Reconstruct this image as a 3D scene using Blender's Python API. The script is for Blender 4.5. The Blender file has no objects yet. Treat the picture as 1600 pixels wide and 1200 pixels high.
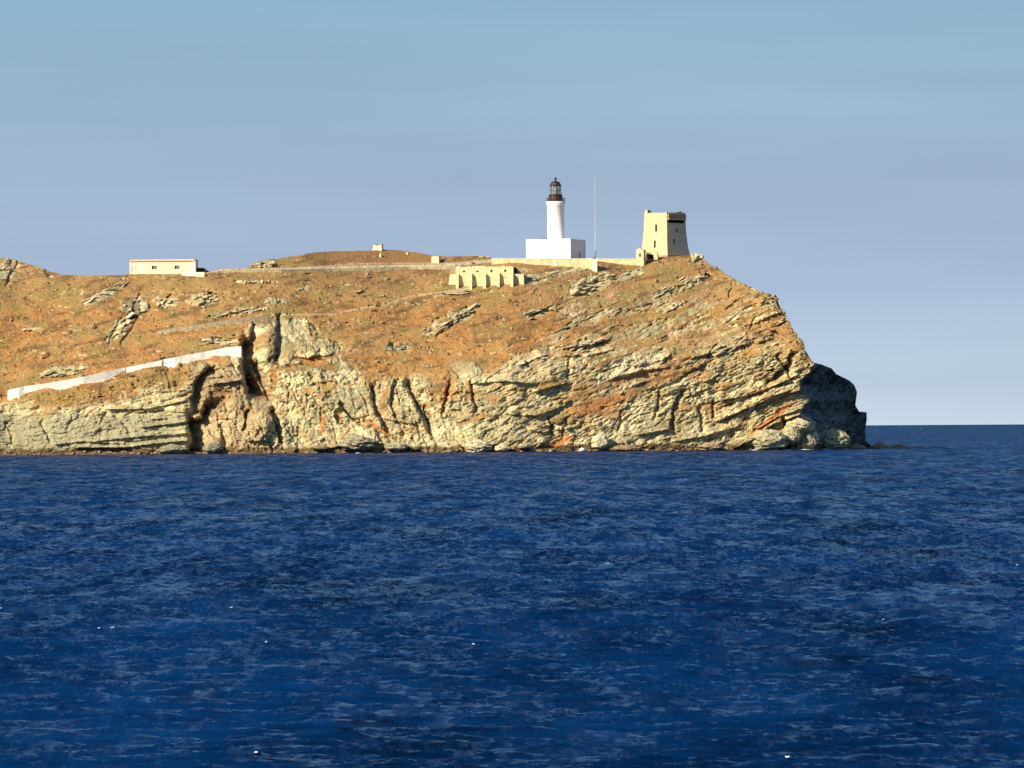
import bpy, bmesh, math, random
import numpy as np
from mathutils import Matrix, Vector
from bisect import bisect
random.seed(7); rng = np.random.default_rng(7)
S = bpy.context.scene
COL = S.collection

# ------------------------------------------------------------------ camera
F = 9048.0            # focal length in photo pixels (1600 wide)
CAMH = 8.04           # eye height above the sea
PITCH, ROLL = math.atan(67.8/F), math.radians(0.35)
cam_d = bpy.data.cameras.new('camera'); cam = bpy.data.objects.new('camera', cam_d); COL.objects.link(cam)
cam_d.sensor_width = 36.0; cam_d.lens = 36.0*F/1600.0
cam_d.clip_start = 1.0; cam_d.clip_end = 400000.0
RC = Matrix.Rotation(math.radians(90)+PITCH, 3, 'X') @ Matrix.Rotation(-ROLL, 3, 'Z')
cam.matrix_world = Matrix.Translation((0, 0, CAMH)) @ RC.to_4x4()
S.camera = cam

# ------------------------------------------------------------------ world, sun, exposure
SUN_AZ, SUN_EL = math.radians(46.5), math.radians(28)      # azimuth measured to the left of straight behind the camera
sdir = Vector((-math.sin(SUN_AZ)*math.cos(SUN_EL), -math.cos(SUN_AZ)*math.cos(SUN_EL), math.sin(SUN_EL)))
W = bpy.data.worlds.new('World'); S.world = W; W.use_nodes = True
wn, wl = W.node_tree.nodes, W.node_tree.links
wn.clear()
wo = wn.new('ShaderNodeOutputWorld'); bg = wn.new('ShaderNodeBackground')
sky = wn.new('ShaderNodeTexSky'); sky.sky_type = 'NISHITA'; sky.sun_disc = False
sky.sun_elevation = SUN_EL; sky.sun_rotation = math.atan2(sdir.x, sdir.y)
sky.altitude = 0; sky.air_density = 1.0; sky.dust_density = 0.4; sky.ozone_density = 3.0
bg.inputs['Strength'].default_value = 0.105
# thin even veil of high cloud: soft streaks all round the sky
tc = wn.new('ShaderNodeTexCoord'); mp = wn.new('ShaderNodeMapping'); mp.inputs['Scale'].default_value = (7, 7, 60)
nz = wn.new('ShaderNodeTexNoise'); nz.inputs['Scale'].default_value = 1.3; nz.inputs['Detail'].default_value = 3.0; nz.inputs['Roughness'].default_value = .45
mr = wn.new('ShaderNodeMapRange'); mr.inputs[1].default_value = .3; mr.inputs[2].default_value = .7; mr.inputs[3].default_value = .94; mr.inputs[4].default_value = 1.04
tint = wn.new('ShaderNodeMix'); tint.data_type = 'RGBA'; tint.blend_type = 'MULTIPLY'; tint.inputs[0].default_value = 1.0
tint.inputs[7].default_value = (0.86, 0.92, 1.06, 1)
vm = wn.new('ShaderNodeVectorMath'); vm.operation = 'SCALE'
wl.new(tc.outputs['Generated'], mp.inputs['Vector']); wl.new(mp.outputs[0], nz.inputs['Vector']); wl.new(nz.outputs[0], mr.inputs[0])
wl.new(sky.outputs[0], tint.inputs[6]); wl.new(tint.outputs[2], vm.inputs[0]); wl.new(mr.outputs[0], vm.inputs['Scale'])
# marine haze low over the horizon, all the way round
EXPO = 0.7
sep = wn.new('ShaderNodeSeparateXYZ'); wl.new(tc.outputs['Generated'], sep.inputs[0])
cr_ = wn.new('ShaderNodeValToRGB'); els = cr_.color_ramp
stops = [(0.0, (.58, .70, .80)), (.010, (.49, .61, .75)), (.026, (.395, .495, .665)), (.044, (.355, .48, .635)), (.060, (.32, .48, .62)), (.078, (.265, .455, .595)), (.16, (.14, .34, .60)), (.42, (.07, .20, .52)), (1.0, (.06, .15, .40))]
els.interpolation = 'EASE'
while len(els.elements) < len(stops): els.elements.new(.5)
for e_, (p_, c_) in zip(els.elements, stops): e_.position = p_; e_.color = (*c_, 1)
sc_ = wn.new('ShaderNodeVectorMath'); sc_.operation = 'SCALE'; sc_.inputs['Scale'].default_value = 1/(bg.inputs['Strength'].default_value*2**EXPO)
wl.new(sep.outputs[2], cr_.inputs[0]); wl.new(cr_.outputs[0], sc_.inputs[0])
sc2 = wn.new('ShaderNodeVectorMath'); sc2.operation = 'SCALE'; wl.new(sc_.outputs[0], sc2.inputs[0]); wl.new(mr.outputs[0], sc2.inputs['Scale'])
fm = wn.new('ShaderNodeMapRange'); fm.inputs[1].default_value = .08; fm.inputs[2].default_value = .45; fm.inputs[3].default_value = 1.0; fm.inputs[4].default_value = 0.25; wl.new(sep.outputs[2], fm.inputs[0])
vmix = wn.new('ShaderNodeMix'); vmix.data_type = 'RGBA'; wl.new(fm.outputs[0], vmix.inputs[0]); wl.new(vm.outputs[0], vmix.inputs[6]); wl.new(sc2.outputs[0], vmix.inputs[7])
wl.new(vmix.outputs[2], bg.inputs['Color']); wl.new(bg.outputs[0], wo.inputs[0])
sl = bpy.data.lights.new('sun', 'SUN'); sl.energy = 4.6; sl.angle = math.radians(.5); sl.color = (1.0, .89, .69)
so = bpy.data.objects.new('sun', sl); COL.objects.link(so); so.rotation_euler = sdir.to_track_quat('Z', 'Y').to_euler()
S.view_settings.view_transform = 'Standard'; S.view_settings.look = 'None'; S.view_settings.gamma = 1.0
S.view_settings.use_curve_mapping = False; S.view_settings.exposure = EXPO
S.render.resolution_x = 1024; S.render.resolution_y = 768

# ------------------------------------------------------------------ helpers
RCn = np.array(RC)
def ray(px, py):
    """direction of the photo pixel, scaled so that its y component is 1"""
    px = np.asarray(px, float); py = np.asarray(py, float)
    d = np.stack([px-800, 600-py, -F*np.ones_like(px*py)], -1) @ RCn.T
    return d/d[..., 1:2]
def at(px, py, Y):
    r = ray(px, py); return Vector((r[0]*Y, Y, CAMH+r[2]*Y))
def hor(px):                                  # row of the true horizon in column px
    return 600+67.8 - (np.asarray(px, float)-800)*math.tan(ROLL)

def h32(ix, iy, seed):
    h = (ix.astype(np.int64)*374761393 + iy.astype(np.int64)*668265263 + seed*974634777) & 0xffffffff
    h = ((h ^ (h >> 13))*1274126177) & 0xffffffff
    h = (h ^ (h >> 16)); h = (h*2246822519) & 0xffffffff; h = h ^ (h >> 15)
    return (h & 0xffffff)/float(0xffffff)
def vnoise(x, y, seed):
    ix = np.floor(x); iy = np.floor(y); fx = x-ix; fy = y-iy
    fx = fx*fx*(3-2*fx); fy = fy*fy*(3-2*fy)
    a = h32(ix, iy, seed); b = h32(ix+1, iy, seed); c = h32(ix, iy+1, seed); d = h32(ix+1, iy+1, seed)
    return (a+(b-a)*fx + (c-a+(a-b-c+d)*fx)*fy)*2-1
def fbm(x, y, o, seed, g=.5):
    s = 0; a = 1; t = 0
    for i in range(o):
        s = s + a*vnoise(x*2**i+i*17.3, y*2**i-i*9.1, seed+i*31); t += a; a *= g
    return s/t
def facets(u, v, su, sv, seed, tilt=1.5, crack=.5):
    """broken blocks: every Voronoi cell gets its own offset and tilt, cracks between them"""
    x = u/su; y = v/sv; ix = np.floor(x); iy = np.floor(y)
    f1 = np.full(x.shape, 9.); f2 = f1.copy(); bx = ix.copy(); by = iy.copy(); dx = f1*0; dy = f1*0
    for i in (-1, 0, 1):
        for j in (-1, 0, 1):
            cx = ix+i; cy = iy+j
            qx = cx+.1+.8*h32(cx, cy, seed)-x; qy = cy+.1+.8*h32(cx, cy, seed+1)-y
            d = qx*qx+qy*qy; m = d < f1
            f2 = np.where(m, f1, np.minimum(f2, d)); f1 = np.where(m, d, f1)
            bx = np.where(m, cx, bx); by = np.where(m, cy, by); dx = np.where(m, qx, dx); dy = np.where(m, qy, dy)
    e = np.sqrt(f2)-np.sqrt(f1)
    h1, h2, h3 = h32(bx, by, seed+2), h32(bx, by, seed+3), h32(bx, by, seed+4)
    return (h1-.5) + tilt*((h2-.5)*dx+(h3-.5)*dy) - crack*np.exp(-(e/.1)**2), h1, h3
def sstep(a, b, x):
    t = np.clip((x-a)/(b-a), 0, 1); return t*t*(3-2*t)
def polydist(px, py, pts):
    """distance and signed side (positive: right of / below the line) to a polyline"""
    best = np.full(px.shape, 1e9); sd = np.zeros(px.shape); tt = np.zeros(px.shape); n = len(pts)-1
    for i in range(n):
        (x0, y0), (x1, y1) = pts[i], pts[i+1]
        ex, ey = x1-x0, y1-y0; L = ex*ex+ey*ey
        t = np.clip(((px-x0)*ex+(py-y0)*ey)/L, 0, 1)
        qx = px-(x0+t*ex); qy = py-(y0+t*ey); d = np.hypot(qx, qy); m = d < best
        best = np.where(m, d, best); tt = np.where(m, (i+t)/n, tt)
        s = (ex*qy-ey*qx)/math.sqrt(L)
        sd = np.where(m, s, sd)
    return best, sd, tt

def tag(o, label=None, cat=None, group=None, kind=None):
    if label: o['label'] = label
    if cat: o['category'] = cat
    if group: o['group'] = group
    if kind: o['kind'] = kind
    return o
def empty(name, loc, rz, label, cat, group=None):
    o = bpy.data.objects.new(name, None); o.empty_display_size = .5; COL.objects.link(o)
    o.location = loc; o.rotation_euler = (0, 0, rz); return tag(o, label, cat, group)
def link(name, me, mat, parent=None):
    o = bpy.data.objects.new(name, me); COL.objects.link(o)
    if mat: me.materials.clear(); me.materials.append(mat)
    if parent: o.parent = parent
    return o
class MB:
    def __init__(s): s.v = []; s.f = []
    def quad(s, a, b, c, d): s.poly([a, b, c, d])
    def poly(s, pts):
        n = len(s.v); s.v += [tuple(p) for p in pts]; s.f.append(tuple(range(n, n+len(pts))))
    def box(s, x0, x1, y0, y1, z0, z1, M=None, top=(0, 0, 0, 0)):
        """top = how far the top is drawn in on -x, +x, -y, +y"""
        n = len(s.v); a, b, c, d = top
        P = [(x0, y0, z0), (x1, y0, z0), (x1, y1, z0), (x0, y1, z0), (x0+a, y0+c, z1), (x1-b, y0+c, z1), (x1-b, y1-d, z1), (x0+a, y1-d, z1)]
        if M: P = [tuple(M @ Vector(p)) for p in P]
        s.v += P; s.f += [(n+i for i in q) for q in ()] or [tuple(n+i for i in q) for q in ((3, 2, 1, 0), (4, 5, 6, 7), (0, 1, 5, 4), (1, 2, 6, 5), (2, 3, 7, 6), (3, 0, 4, 7))]
    def tube(s, p, q, r, r2=None, n=6):
        p = Vector(p); q = Vector(q); r2 = r if r2 is None else r2; d = (q-p).normalized()
        a = d.orthogonal().normalized(); b = d.cross(a); k = len(s.v)
        for c, rr in ((p, r), (q, r2)):
            for i in range(n):
                t = 2*math.pi*i/n; s.v.append(tuple(c+(a*math.cos(t)+b*math.sin(t))*rr))
        for i in range(n): j = (i+1) % n; s.f.append((k+i, k+j, k+n+j, k+n+i))
        s.f.append(tuple(k+i for i in reversed(range(n)))); s.f.append(tuple(k+n+i for i in range(n)))
    def lathe(s, prof, n=32):
        k = len(s.v)
        for r, z in prof:
            for i in range(n):
                t = 2*math.pi*i/n; s.v.append((r*math.cos(t), r*math.sin(t), z))
        for j in range(len(prof)-1):
            for i in range(n):
                a = k+j*n+i; b = k+j*n+(i+1) % n; s.f.append((a, b, b+n, a+n))
        s.f.append(tuple(k+i for i in reversed(range(n)))); m = k+(len(prof)-1)*n; s.f.append(tuple(m+i for i in range(n)))
    def hull(s, pts):
        bm = bmesh.new()
        for p in pts: bm.verts.new(p)
        r = bmesh.ops.convex_hull(bm, input=bm.verts)
        bm.verts.ensure_lookup_table(); bm.verts.index_update(); k = len(s.v)
        s.v += [tuple(v.co) for v in bm.verts]; s.f += [tuple(k+v.index for v in f.verts) for f in bm.faces]; bm.free()
    def build(s, name, mat, parent=None, smooth=False):
        me = bpy.data.meshes.new(name); me.from_pydata(s.v, [], s.f); me.update()
        if smooth: me.polygons.foreach_set('use_smooth', [True]*len(me.polygons))
        return link(name, me, mat, parent)
def wallgrid(mb, us, zs, fn, nrm, holes, depth):
    """a wall face with real openings. fn(u, z) gives a point, nrm points inwards; holes = (u0, u1, z0, z1)"""
    us = sorted(set(us) | {h[0] for h in holes} | {h[1] for h in holes}); zs = sorted(set(zs) | {h[2] for h in holes} | {h[3] for h in holes})
    N = Vector(nrm)
    for i in range(len(us)-1):
        for j in range(len(zs)-1):
            uc, zc = (us[i]+us[i+1])/2, (zs[j]+zs[j+1])/2
            if any(h[0] < uc < h[1] and h[2] < zc < h[3] for h in holes): continue
            mb.quad(fn(us[i], zs[j]), fn(us[i+1], zs[j]), fn(us[i+1], zs[j+1]), fn(us[i], zs[j+1]))
    for u0, u1, z0, z1 in holes:
        c = [Vector(fn(u0, z0)), Vector(fn(u1, z0)), Vector(fn(u1, z1)), Vector(fn(u0, z1))]
        for k in range(4):
            a, b = c[k], c[(k+1) % 4]; mb.quad(a, b, b+N*depth, a+N*depth)

# ------------------------------------------------------------------ materials
def mat(name, col, rough=.9, var=.18, scale=1.0, bump=.0, bscale=3.0, spec=.2, metal=0.0, col2=None):
    m = bpy.data.materials.new(name); m.use_nodes = True; n, l = m.node_tree.nodes, m.node_tree.links
    p = n['Principled BSDF']; p.inputs['Roughness'].default_value = rough; p.inputs['Metallic'].default_value = metal
    p.inputs['Specular IOR Level'].default_value = spec
    tc = n.new('ShaderNodeTexCoord'); t = n.new('ShaderNodeTexNoise'); t.inputs['Scale'].default_value = scale; t.inputs['Detail'].default_value = 6
    t.inputs['Roughness'].default_value = .65
    r = n.new('ShaderNodeValToRGB'); r.color_ramp.elements[0].position = .32; r.color_ramp.elements[1].position = .68
    c2 = col2 or tuple(c*(1-2*var) for c in col)
    r.color_ramp.elements[0].color = (*c2, 1); r.color_ramp.elements[1].color = (*[min(1, c*(1+var)) for c in col], 1)
    l.new(tc.outputs['Object'], t.inputs['Vector']); l.new(t.outputs[0], r.inputs[0]); l.new(r.outputs[0], p.inputs['Base Color'])
    if bump:
        t2 = n.new('ShaderNodeTexNoise'); t2.inputs['Scale'].default_value = bscale; t2.inputs['Detail'].default_value = 5
        b = n.new('ShaderNodeBump'); b.inputs['Strength'].default_value = bump; b.inputs['Distance'].default_value = .3
        l.new(tc.outputs['Object'], t2.inputs['Vector']); l.new(t2.outputs[0], b.inputs['Height']); l.new(b.outputs[0], p.inputs['Normal'])
    return m
def attr_mat(name, bump, bscale, lo, hi, nscale):
    m = bpy.data.materials.new(name); m.use_nodes = True; n, l = m.node_tree.nodes, m.node_tree.links
    p = n['Principled BSDF']; p.inputs['Roughness'].default_value = .95; p.inputs['Specular IOR Level'].default_value = .12
    a = n.new('ShaderNodeAttribute'); a.attribute_name = 'tint'
    tc = n.new('ShaderNodeTexCoord'); t = n.new('ShaderNodeTexNoise'); t.inputs['Scale'].default_value = nscale; t.inputs['Detail'].default_value = 8
    t.inputs['Roughness'].default_value = .7
    r = n.new('ShaderNodeMapRange'); r.inputs[1].default_value = .3; r.inputs[2].default_value = .7; r.inputs[3].default_value = lo; r.inputs[4].default_value = hi
    v = n.new('ShaderNodeVectorMath'); v.operation = 'SCALE'
    l.new(tc.outputs['Object'], t.inputs['Vector']); l.new(t.outputs[0], r.inputs[0]); l.new(a.outputs['Color'], v.inputs[0]); l.new(r.outputs[0], v.inputs['Scale'])
    l.new(v.outputs[0], p.inputs['Base Color'])
    t2 = n.new('ShaderNodeTexNoise'); t2.inputs['Scale'].default_value = bscale; t2.inputs['Detail'].default_value = 6; t2.inputs['Roughness'].default_value = .7
    b = n.new('ShaderNodeBump'); b.inputs['Strength'].default_value = bump; b.inputs['Distance'].default_value = .6
    l.new(tc.outputs['Object'], t2.inputs['Vector']); l.new(t2.outputs[0], b.inputs['Height']); l.new(b.outputs[0], p.inputs['Normal'])
    return m
M = dict(
    parapet=mat('whitewash', (.93, .89, .74), .85, .03, .45, .5, 2, col2=(.66, .60, .46)), white=mat('white_paint', (.84, .80, .72), .6, .03, .6),
    plaster=mat('cream_plaster', (.70, .60, .32), .9, .16, .7, .2, 3),
    plaster_pink=mat('peach_plaster', (.80, .65, .44), .9, .1, .35, .1, 2, col2=(.76, .52, .34)),
    masonry=mat('tower_masonry', (.68, .52, .29), .95, .16, 1.1, .9, 2.2),
    masonry_dark=mat('weathered_masonry', (.44, .26, .15), .95, .2, .8, .5, 2),
    rubble=mat('rubble', (.48, .32, .20), .95, .25, 1.5, .6, 3),
    coping=mat('pale_coping', (.72, .68, .55), .8, .06, 1),
    greystone=mat('grey_stone_wall', (.40, .33, .20), .95, .25, 1.2, .6, 3),
    roof=mat('pink_roof', (.60, .42, .27), .9, .15, .8),
    dark=mat('dark_interior', (.02, .018, .02), .9, .1, 2),
    shutter=mat('window_grey', (.16, .16, .13), .7, .2, 3),
    iron=mat('dark_red_iron', (.045, .018, .013), .5, .2, 2, spec=.4),
    black=mat('black_metal', (.02, .02, .02), .6, .2, 2),
    brass=mat('lens_brass', (.30, .26, .18), .5, .1, 1.5, spec=.4),
    mast=mat('mast_paint', (.78, .64, .60), .6, .1, 1),
    rock=mat('outcrop_rock', (.50, .42, .235), .95, .1, .9, .8, 2.2, col2=(.24, .22, .13)),
    rock_pale=mat('pale_rock', (.60, .52, .32), .95, .1, .9, .8, 2.2, col2=(.36, .31, .18)),
    rock_grey=mat('grey_rock', (.37, .315, .19), .95, .1, .9, .8, 2.2, col2=(.15, .135, .085)),
    rock_brown=mat('brown_wet_rock', (.36, .25, .13), .8, .2, .9, .7, 2.2),
    foam=mat('foam', (.8, .82, .82), .9, .02, 3),
)
gm = bpy.data.materials.new('lantern_glass'); gm.use_nodes = True; gn, gl = gm.node_tree.nodes, gm.node_tree.links
gt = gn.new('ShaderNodeBsdfTransparent'); gx = gn.new('ShaderNodeMixShader'); gx.inputs[0].default_value = .12; gt.inputs[0].default_value = (.9, .94, .95, 1)
gl.new(gt.outputs[0], gx.inputs[1]); gl.new(gn['Principled BSDF'].outputs[0], gx.inputs[2]); gl.new(gx.outputs[0], gn['Material Output'].inputs[0])
gp = gm.node_tree.nodes['Principled BSDF']; gp.inputs['Base Color'].default_value = (.8, .88, .9, 1); gp.inputs['Metallic'].default_value = .0
gp.inputs['Roughness'].default_value = .03; gp.inputs['IOR'].default_value = 1.05; M['glass'] = gm

# ------------------------------------------------------------------ the island
CREST = [(-900, 470), (-500, 440), (-200, 415), (-40, 404), (0, 404), (10, 402.5), (20, 404), (32, 409), (45, 413), (60, 417), (78, 424), (95, 429), (130, 430.5), (190, 430), (202, 428), (250, 428), (306, 428), (330, 425),
         (345, 420), (362, 419), (385, 419), (396, 413), (405, 407), (430, 406), (445, 402), (460, 400), (490, 394.5), (520, 392.5), (550, 392), (583, 391.5), (600, 390), (625, 391), (650, 394.5), (680, 400), (700, 401), (740, 400), (765, 402),
         (775, 405), (925, 405), (935, 405), (1000, 404), (1040, 401.5), (1070, 399), (1083, 398), (1094, 401), (1100, 406)]
RIM = [(1100, 406), (1110, 414), (1125, 422), (1140, 432), (1155, 441), (1170, 449), (1190, 457), (1205, 460), (1212, 462), (1215, 470), (1222, 485), (1226, 492), (1233, 504), (1240, 516), (1249, 534),
       (1262, 553), (1270, 566), (1285, 570), (1300, 576), (1306, 584), (1318, 590), (1328, 595), (1335, 602), (1338, 612), (1334, 622), (1336, 632), (1341, 640), (1343, 643.5), (1354, 644), (1353, 654), (1351, 666), (1352, 678), (1352, 688), (1357, 693), (1362, 697)]
cx_ = np.array([p[0] for p in CREST], float); cy_ = np.array([p[1] for p in CREST], float)
rx = np.array([p[0] for p in RIM], float); ry = np.array([p[1] for p in RIM], float)
arc = np.concatenate([[0], np.cumsum(np.hypot(np.diff(rx), np.diff(ry)))])
colA = np.concatenate([np.arange(-900, -30, 14), np.arange(-30, 1100, 1.05)])
sB = np.arange(0, arc[-1], .85)
topx = np.concatenate([colA, np.interp(sB, arc, rx)]); topy = np.concatenate([np.interp(colA, cx_, cy_), np.interp(sB, arc, ry)])
botx = np.concatenate([colA, 1100+(sB/arc[-1])*262])
def shore(px): return hor(px)+np.interp(px, [-900, 0, 800, 1250, 1362], [39.5, 38.5, 38.4, 37.7, 37.2])
boty = shore(botx)
nA = len(colA)
# ragged skyline
k = np.arange(len(topx)); amp = np.interp(topx, [0, 40, 80, 380, 440, 1080, 1110, 1200, 1360], [1.4, 1.2, .35, .35, .8, .5, 1.6, 2.2, 2.4])
amp = np.where((topx > 765) & (topx < 1040), .15, amp); amp = np.where((topx > 195) & (topx < 310), .15, amp)
rag = fbm(k/11., k*0+.5, 3, 91)*amp*1.1
topy = topy + np.where(k < nA+90, rag, rag*.5); topx = topx + np.where(k >= nA+60, rag*1.0, 0)
NR = 300
T = np.linspace(0, 1, NR)[None, :]
PX = botx[:, None]+(topx-botx)[:, None]*T; PY = boty[:, None]+(topy-boty)[:, None]*T

def interp2(tab, x): return np.interp(x, [t[0] for t in tab], [t[1] for t in tab])
# line between bare rock (below) and dry grass (above)
CLIFF = [(-900, 640), (0, 632), (60, 628), (110, 630), (170, 620), (240, 606), (285, 600), (300, 575), (345, 560), (375, 556), (384, 520), (395, 498), (430, 498), (455, 505), (480, 530), (510, 552), (540, 572), (575, 592), (640, 597), (690, 590), (715, 575), (745, 580), (800, 575), (840, 555),
         (880, 560), (930, 558), (980, 540), (1040, 545), (1100, 530), (1150, 520), (1200, 525), (1240, 560), (1270, 570), (1400, 570)]
SLOPEL = [(-900, 630), (0, 622), (200, 605), (330, 575), (430, 560), (550, 575), (650, 590), (750, 588), (900, 575), (1050, 560), (1150, 545), (1250, 560), (1362, 570)]
wig = fbm(PX/40, PY/22, 4, 3)
cl = sstep(-26, 22, PY-interp2(SLOPEL, PX))
m_ = .52*(1-cl)+1.75*cl
m_ = m_*(1-.30*sstep(470, 430, PY)*(1-cl))
m_ = m_*(1+.25*fbm(PX/120, PY/30, 2, 8))
# steeper towards the point, where the whole end is craggy
m_ = m_*(1+1.1*sstep(1120, 1300, PX))
dpy = np.diff(PY, axis=1, prepend=PY[:, :1])
Y = (CAMH*F/(boty-hor(botx)))[:, None]*np.exp(np.cumsum(-dpy/(F*m_), axis=1))
Ysmooth = Y.copy()
# the end of the headland turns away from the camera
ARR = [(400, 1500), (470, 1230), (500, 1236), (520, 1240), (545, 1252), (562, 1268), (580, 1266), (590, 1255), (600, 1246), (612, 1248), (625, 1262), (636, 1256), (645, 1250), (655, 1266), (668, 1272), (690, 1276), (720, 1278)]
xa = interp2(ARR, PY) + 6*fbm(PX/14, PY/11, 3, 5)
E = np.clip(PX-xa, 0, None)
Y += E*.21*1.9*(1-.25*sstep(60, 110, E))
# --- relief, metres towards the camera
def rot(a): a = math.radians(a); return PX*math.cos(a)-PY*math.sin(a), PX*math.sin(a)+PY*math.cos(a)
wx = 10*fbm(PX/50, PY/50, 2, 21); wy = 6*fbm(PX/50, PY/50, 2, 22)
def strata(ang, sd):
    u, v = rot(ang); u = u+wx; v = v+wy
    a, h, g = facets(u, v, 46, 11, sd, 1.6, .5); b, h2, g2 = facets(u, v, 17, 4.6, sd+10, 1.6, .5); c, _, _ = facets(u, v, 7, 2.6, sd+20, 1.6, .3)
    return 2.3*a+1.5*b+1.05*c, h*.5+h2*.5
rA, hA = strata(6, 100); rB, hB = strata(24, 200)
u, v = rot(-62); u = u+wx; v = v+wy
a1, hC1, _ = facets(u, v, 44, 17, 301, 1.8, .4); a2, hC2, _ = facets(u, v, 15, 7, 311, 1.7, .4); a3, _, _ = facets(PX+wx, PY+wy, 5, 4, 321, 1.6, .3)
rC = 2.6*a1+1.6*a2+1.1*a3; hC = hC1*.5+hC2*.5
wA = sstep(330, 270, PX+wig*20); wC = sstep(300, 340, PX+wig*20)*sstep(760, 700, PX+wig*30); wB = sstep(700, 780, PX+wig*30)
tot = wA+wB+wC+1e-6
R = (rA*wA+rB*wB+rC*wC)/tot; HV = (hA*wA+hB*wB+hC*wC)/tot
# lumps of whole buttresses
R += 3.2*fbm(PX/60, PY/90, 2, 44)+2.0*(np.abs(fbm(PX/26, PY/34, 3, 45))*-2+.6)
prot = np.zeros_like(PX); dark = np.zeros_like(PX)
def gully(pts, w, d, stain=0.0):
    """steep wall on the left side of the line (which faces away from the sun), gentle rise on the right"""
    global prot, dark
    x0 = min(p[0] for p in pts)-w*2; x1 = max(p[0] for p in pts)+w*2; y0 = min(p[1] for p in pts)-w*2; y1 = max(p[1] for p in pts)+w*2
    m = (PX > x0) & (PX < x1) & (PY > y0) & (PY < y1)
    if pts[0][1] > pts[-1][1]: pts = pts[::-1]
    x, y = PX[m], PY[m]; dd, sd, tt = polydist(x, y, pts)
    sd = -sd + 4.5*fbm(x/9, y/8, 3, 77)                        # positive on the right
    over = np.clip(dd-np.abs(sd)-1, 0, None)
    endf = np.exp(-(over/(w*.35))**2)
    s = np.where(sd < 0, np.exp(-(sd/(w*.13))**2), np.clip(1-sd/w, 0, 1)**1.2)*endf
    prot[m] -= s*d
    if stain: dark[m] = np.maximum(dark[m], s*stain)
def ledge(pts, w, d):
    """rock sticking out above the line, undercut at the line"""
    global prot
    x0 = min(p[0] for p in pts)-w*2; x1 = max(p[0] for p in pts)+w*2; y0 = min(p[1] for p in pts)-w*2; y1 = max(p[1] for p in pts)+w*2
    m = (PX > x0) & (PX < x1) & (PY > y0) & (PY < y1)
    if pts[0][0] > pts[-1][0]: pts = pts[::-1]
    x, y = PX[m], PY[m]; dd, sd, tt = polydist(x, y, pts); up = -sd+.8*fbm(x/7, y/5, 2, 78)
    over = np.clip(dd-np.abs(sd)-1, 0, None); endf = np.exp(-(over/(w*.5))**2)
    prot[m] += np.where(up < 0, 0, np.clip(1-up/w, 0, 1)**.8*sstep(0, .9, up))*endf*d
def lump(cx, cy, rx_, ry_, ang, d, right=1.0):
    """a boss that ends abruptly on its right side"""
    global prot
    a = math.radians(ang); x = (PX-cx); y = (PY-cy)
    u = (x*math.cos(a)-y*math.sin(a))/rx_; v = (x*math.sin(a)+y*math.cos(a))/ry_
    q = 1-u*u-v*v+.35*fbm(PX/9, PY/7, 2, 12)
    prot += np.clip(q, 0, 1)**.5*d*np.where(u > 0, 1, 1+.5*u)
gully([(396, 506), (391, 524)], 12, 4)
gully([(383, 544), (382, 562), (384, 582), (390, 604)], 36, 17)
gully([(190, 492), (183, 506), (172, 534)], 7, 1.8)
gully([(212, 498), (200, 520), (190, 536)], 7, 1.6)
gully([(216, 462), (208, 480), (204, 496)], 10, 1.8)
gully([(25, 408), (22, 420), (10, 440)], 9, 3)
gully([(72, 420), (74, 430)], 9, 2.5)
gully([(612, 540), (622, 546), (634, 550)], 9, 2.6)
gully([(330, 458), (318, 470)], 8, 2.2)
gully([(265, 462), (255, 476)], 7, 2)
gully([(1106, 432), (1086, 440)], 7, 2.5)
gully([(1062, 446), (1052, 453)], 6, 2)
gully([(932, 440), (918, 456)], 9, 2.5)
gully([(740, 488), (712, 502), (684, 522)], 7, 2.2)
gully([(936, 536), (912, 544)], 8, 3.5)
gully([(1008, 476), (998, 482)], 5, 1.8)
gully([(398, 575), (408, 600), (418, 620)], 14, 5)
lump(414, 532, 20, 36, -6, 2.8)
gully([(434, 498), (434, 530), (430, 560)], 11, 5)
gully([(326, 580), (312, 592), (304, 606), (300, 628)], 20, 8)
ledge([(300, 600), (318, 592), (340, 590)], 7, 2)
gully([(322, 640), (318, 655), (299, 662), (303, 690), (300, 712)], 34, 11)
gully([(296, 655), (297, 700)], 30, 5)
gully([(386, 590), (388, 612)], 12, 4)
gully([(385, 645), (380, 668)], 9, 4)
lump(404, 665, 26, 30, -20, 4.5)
gully([(424, 645), (432, 668), (436, 688)], 10, 6)
gully([(345, 668), (350, 700)], 14, 3.5)
gully([(262, 572), (261, 590), (266, 612)], 5, .9)
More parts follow.
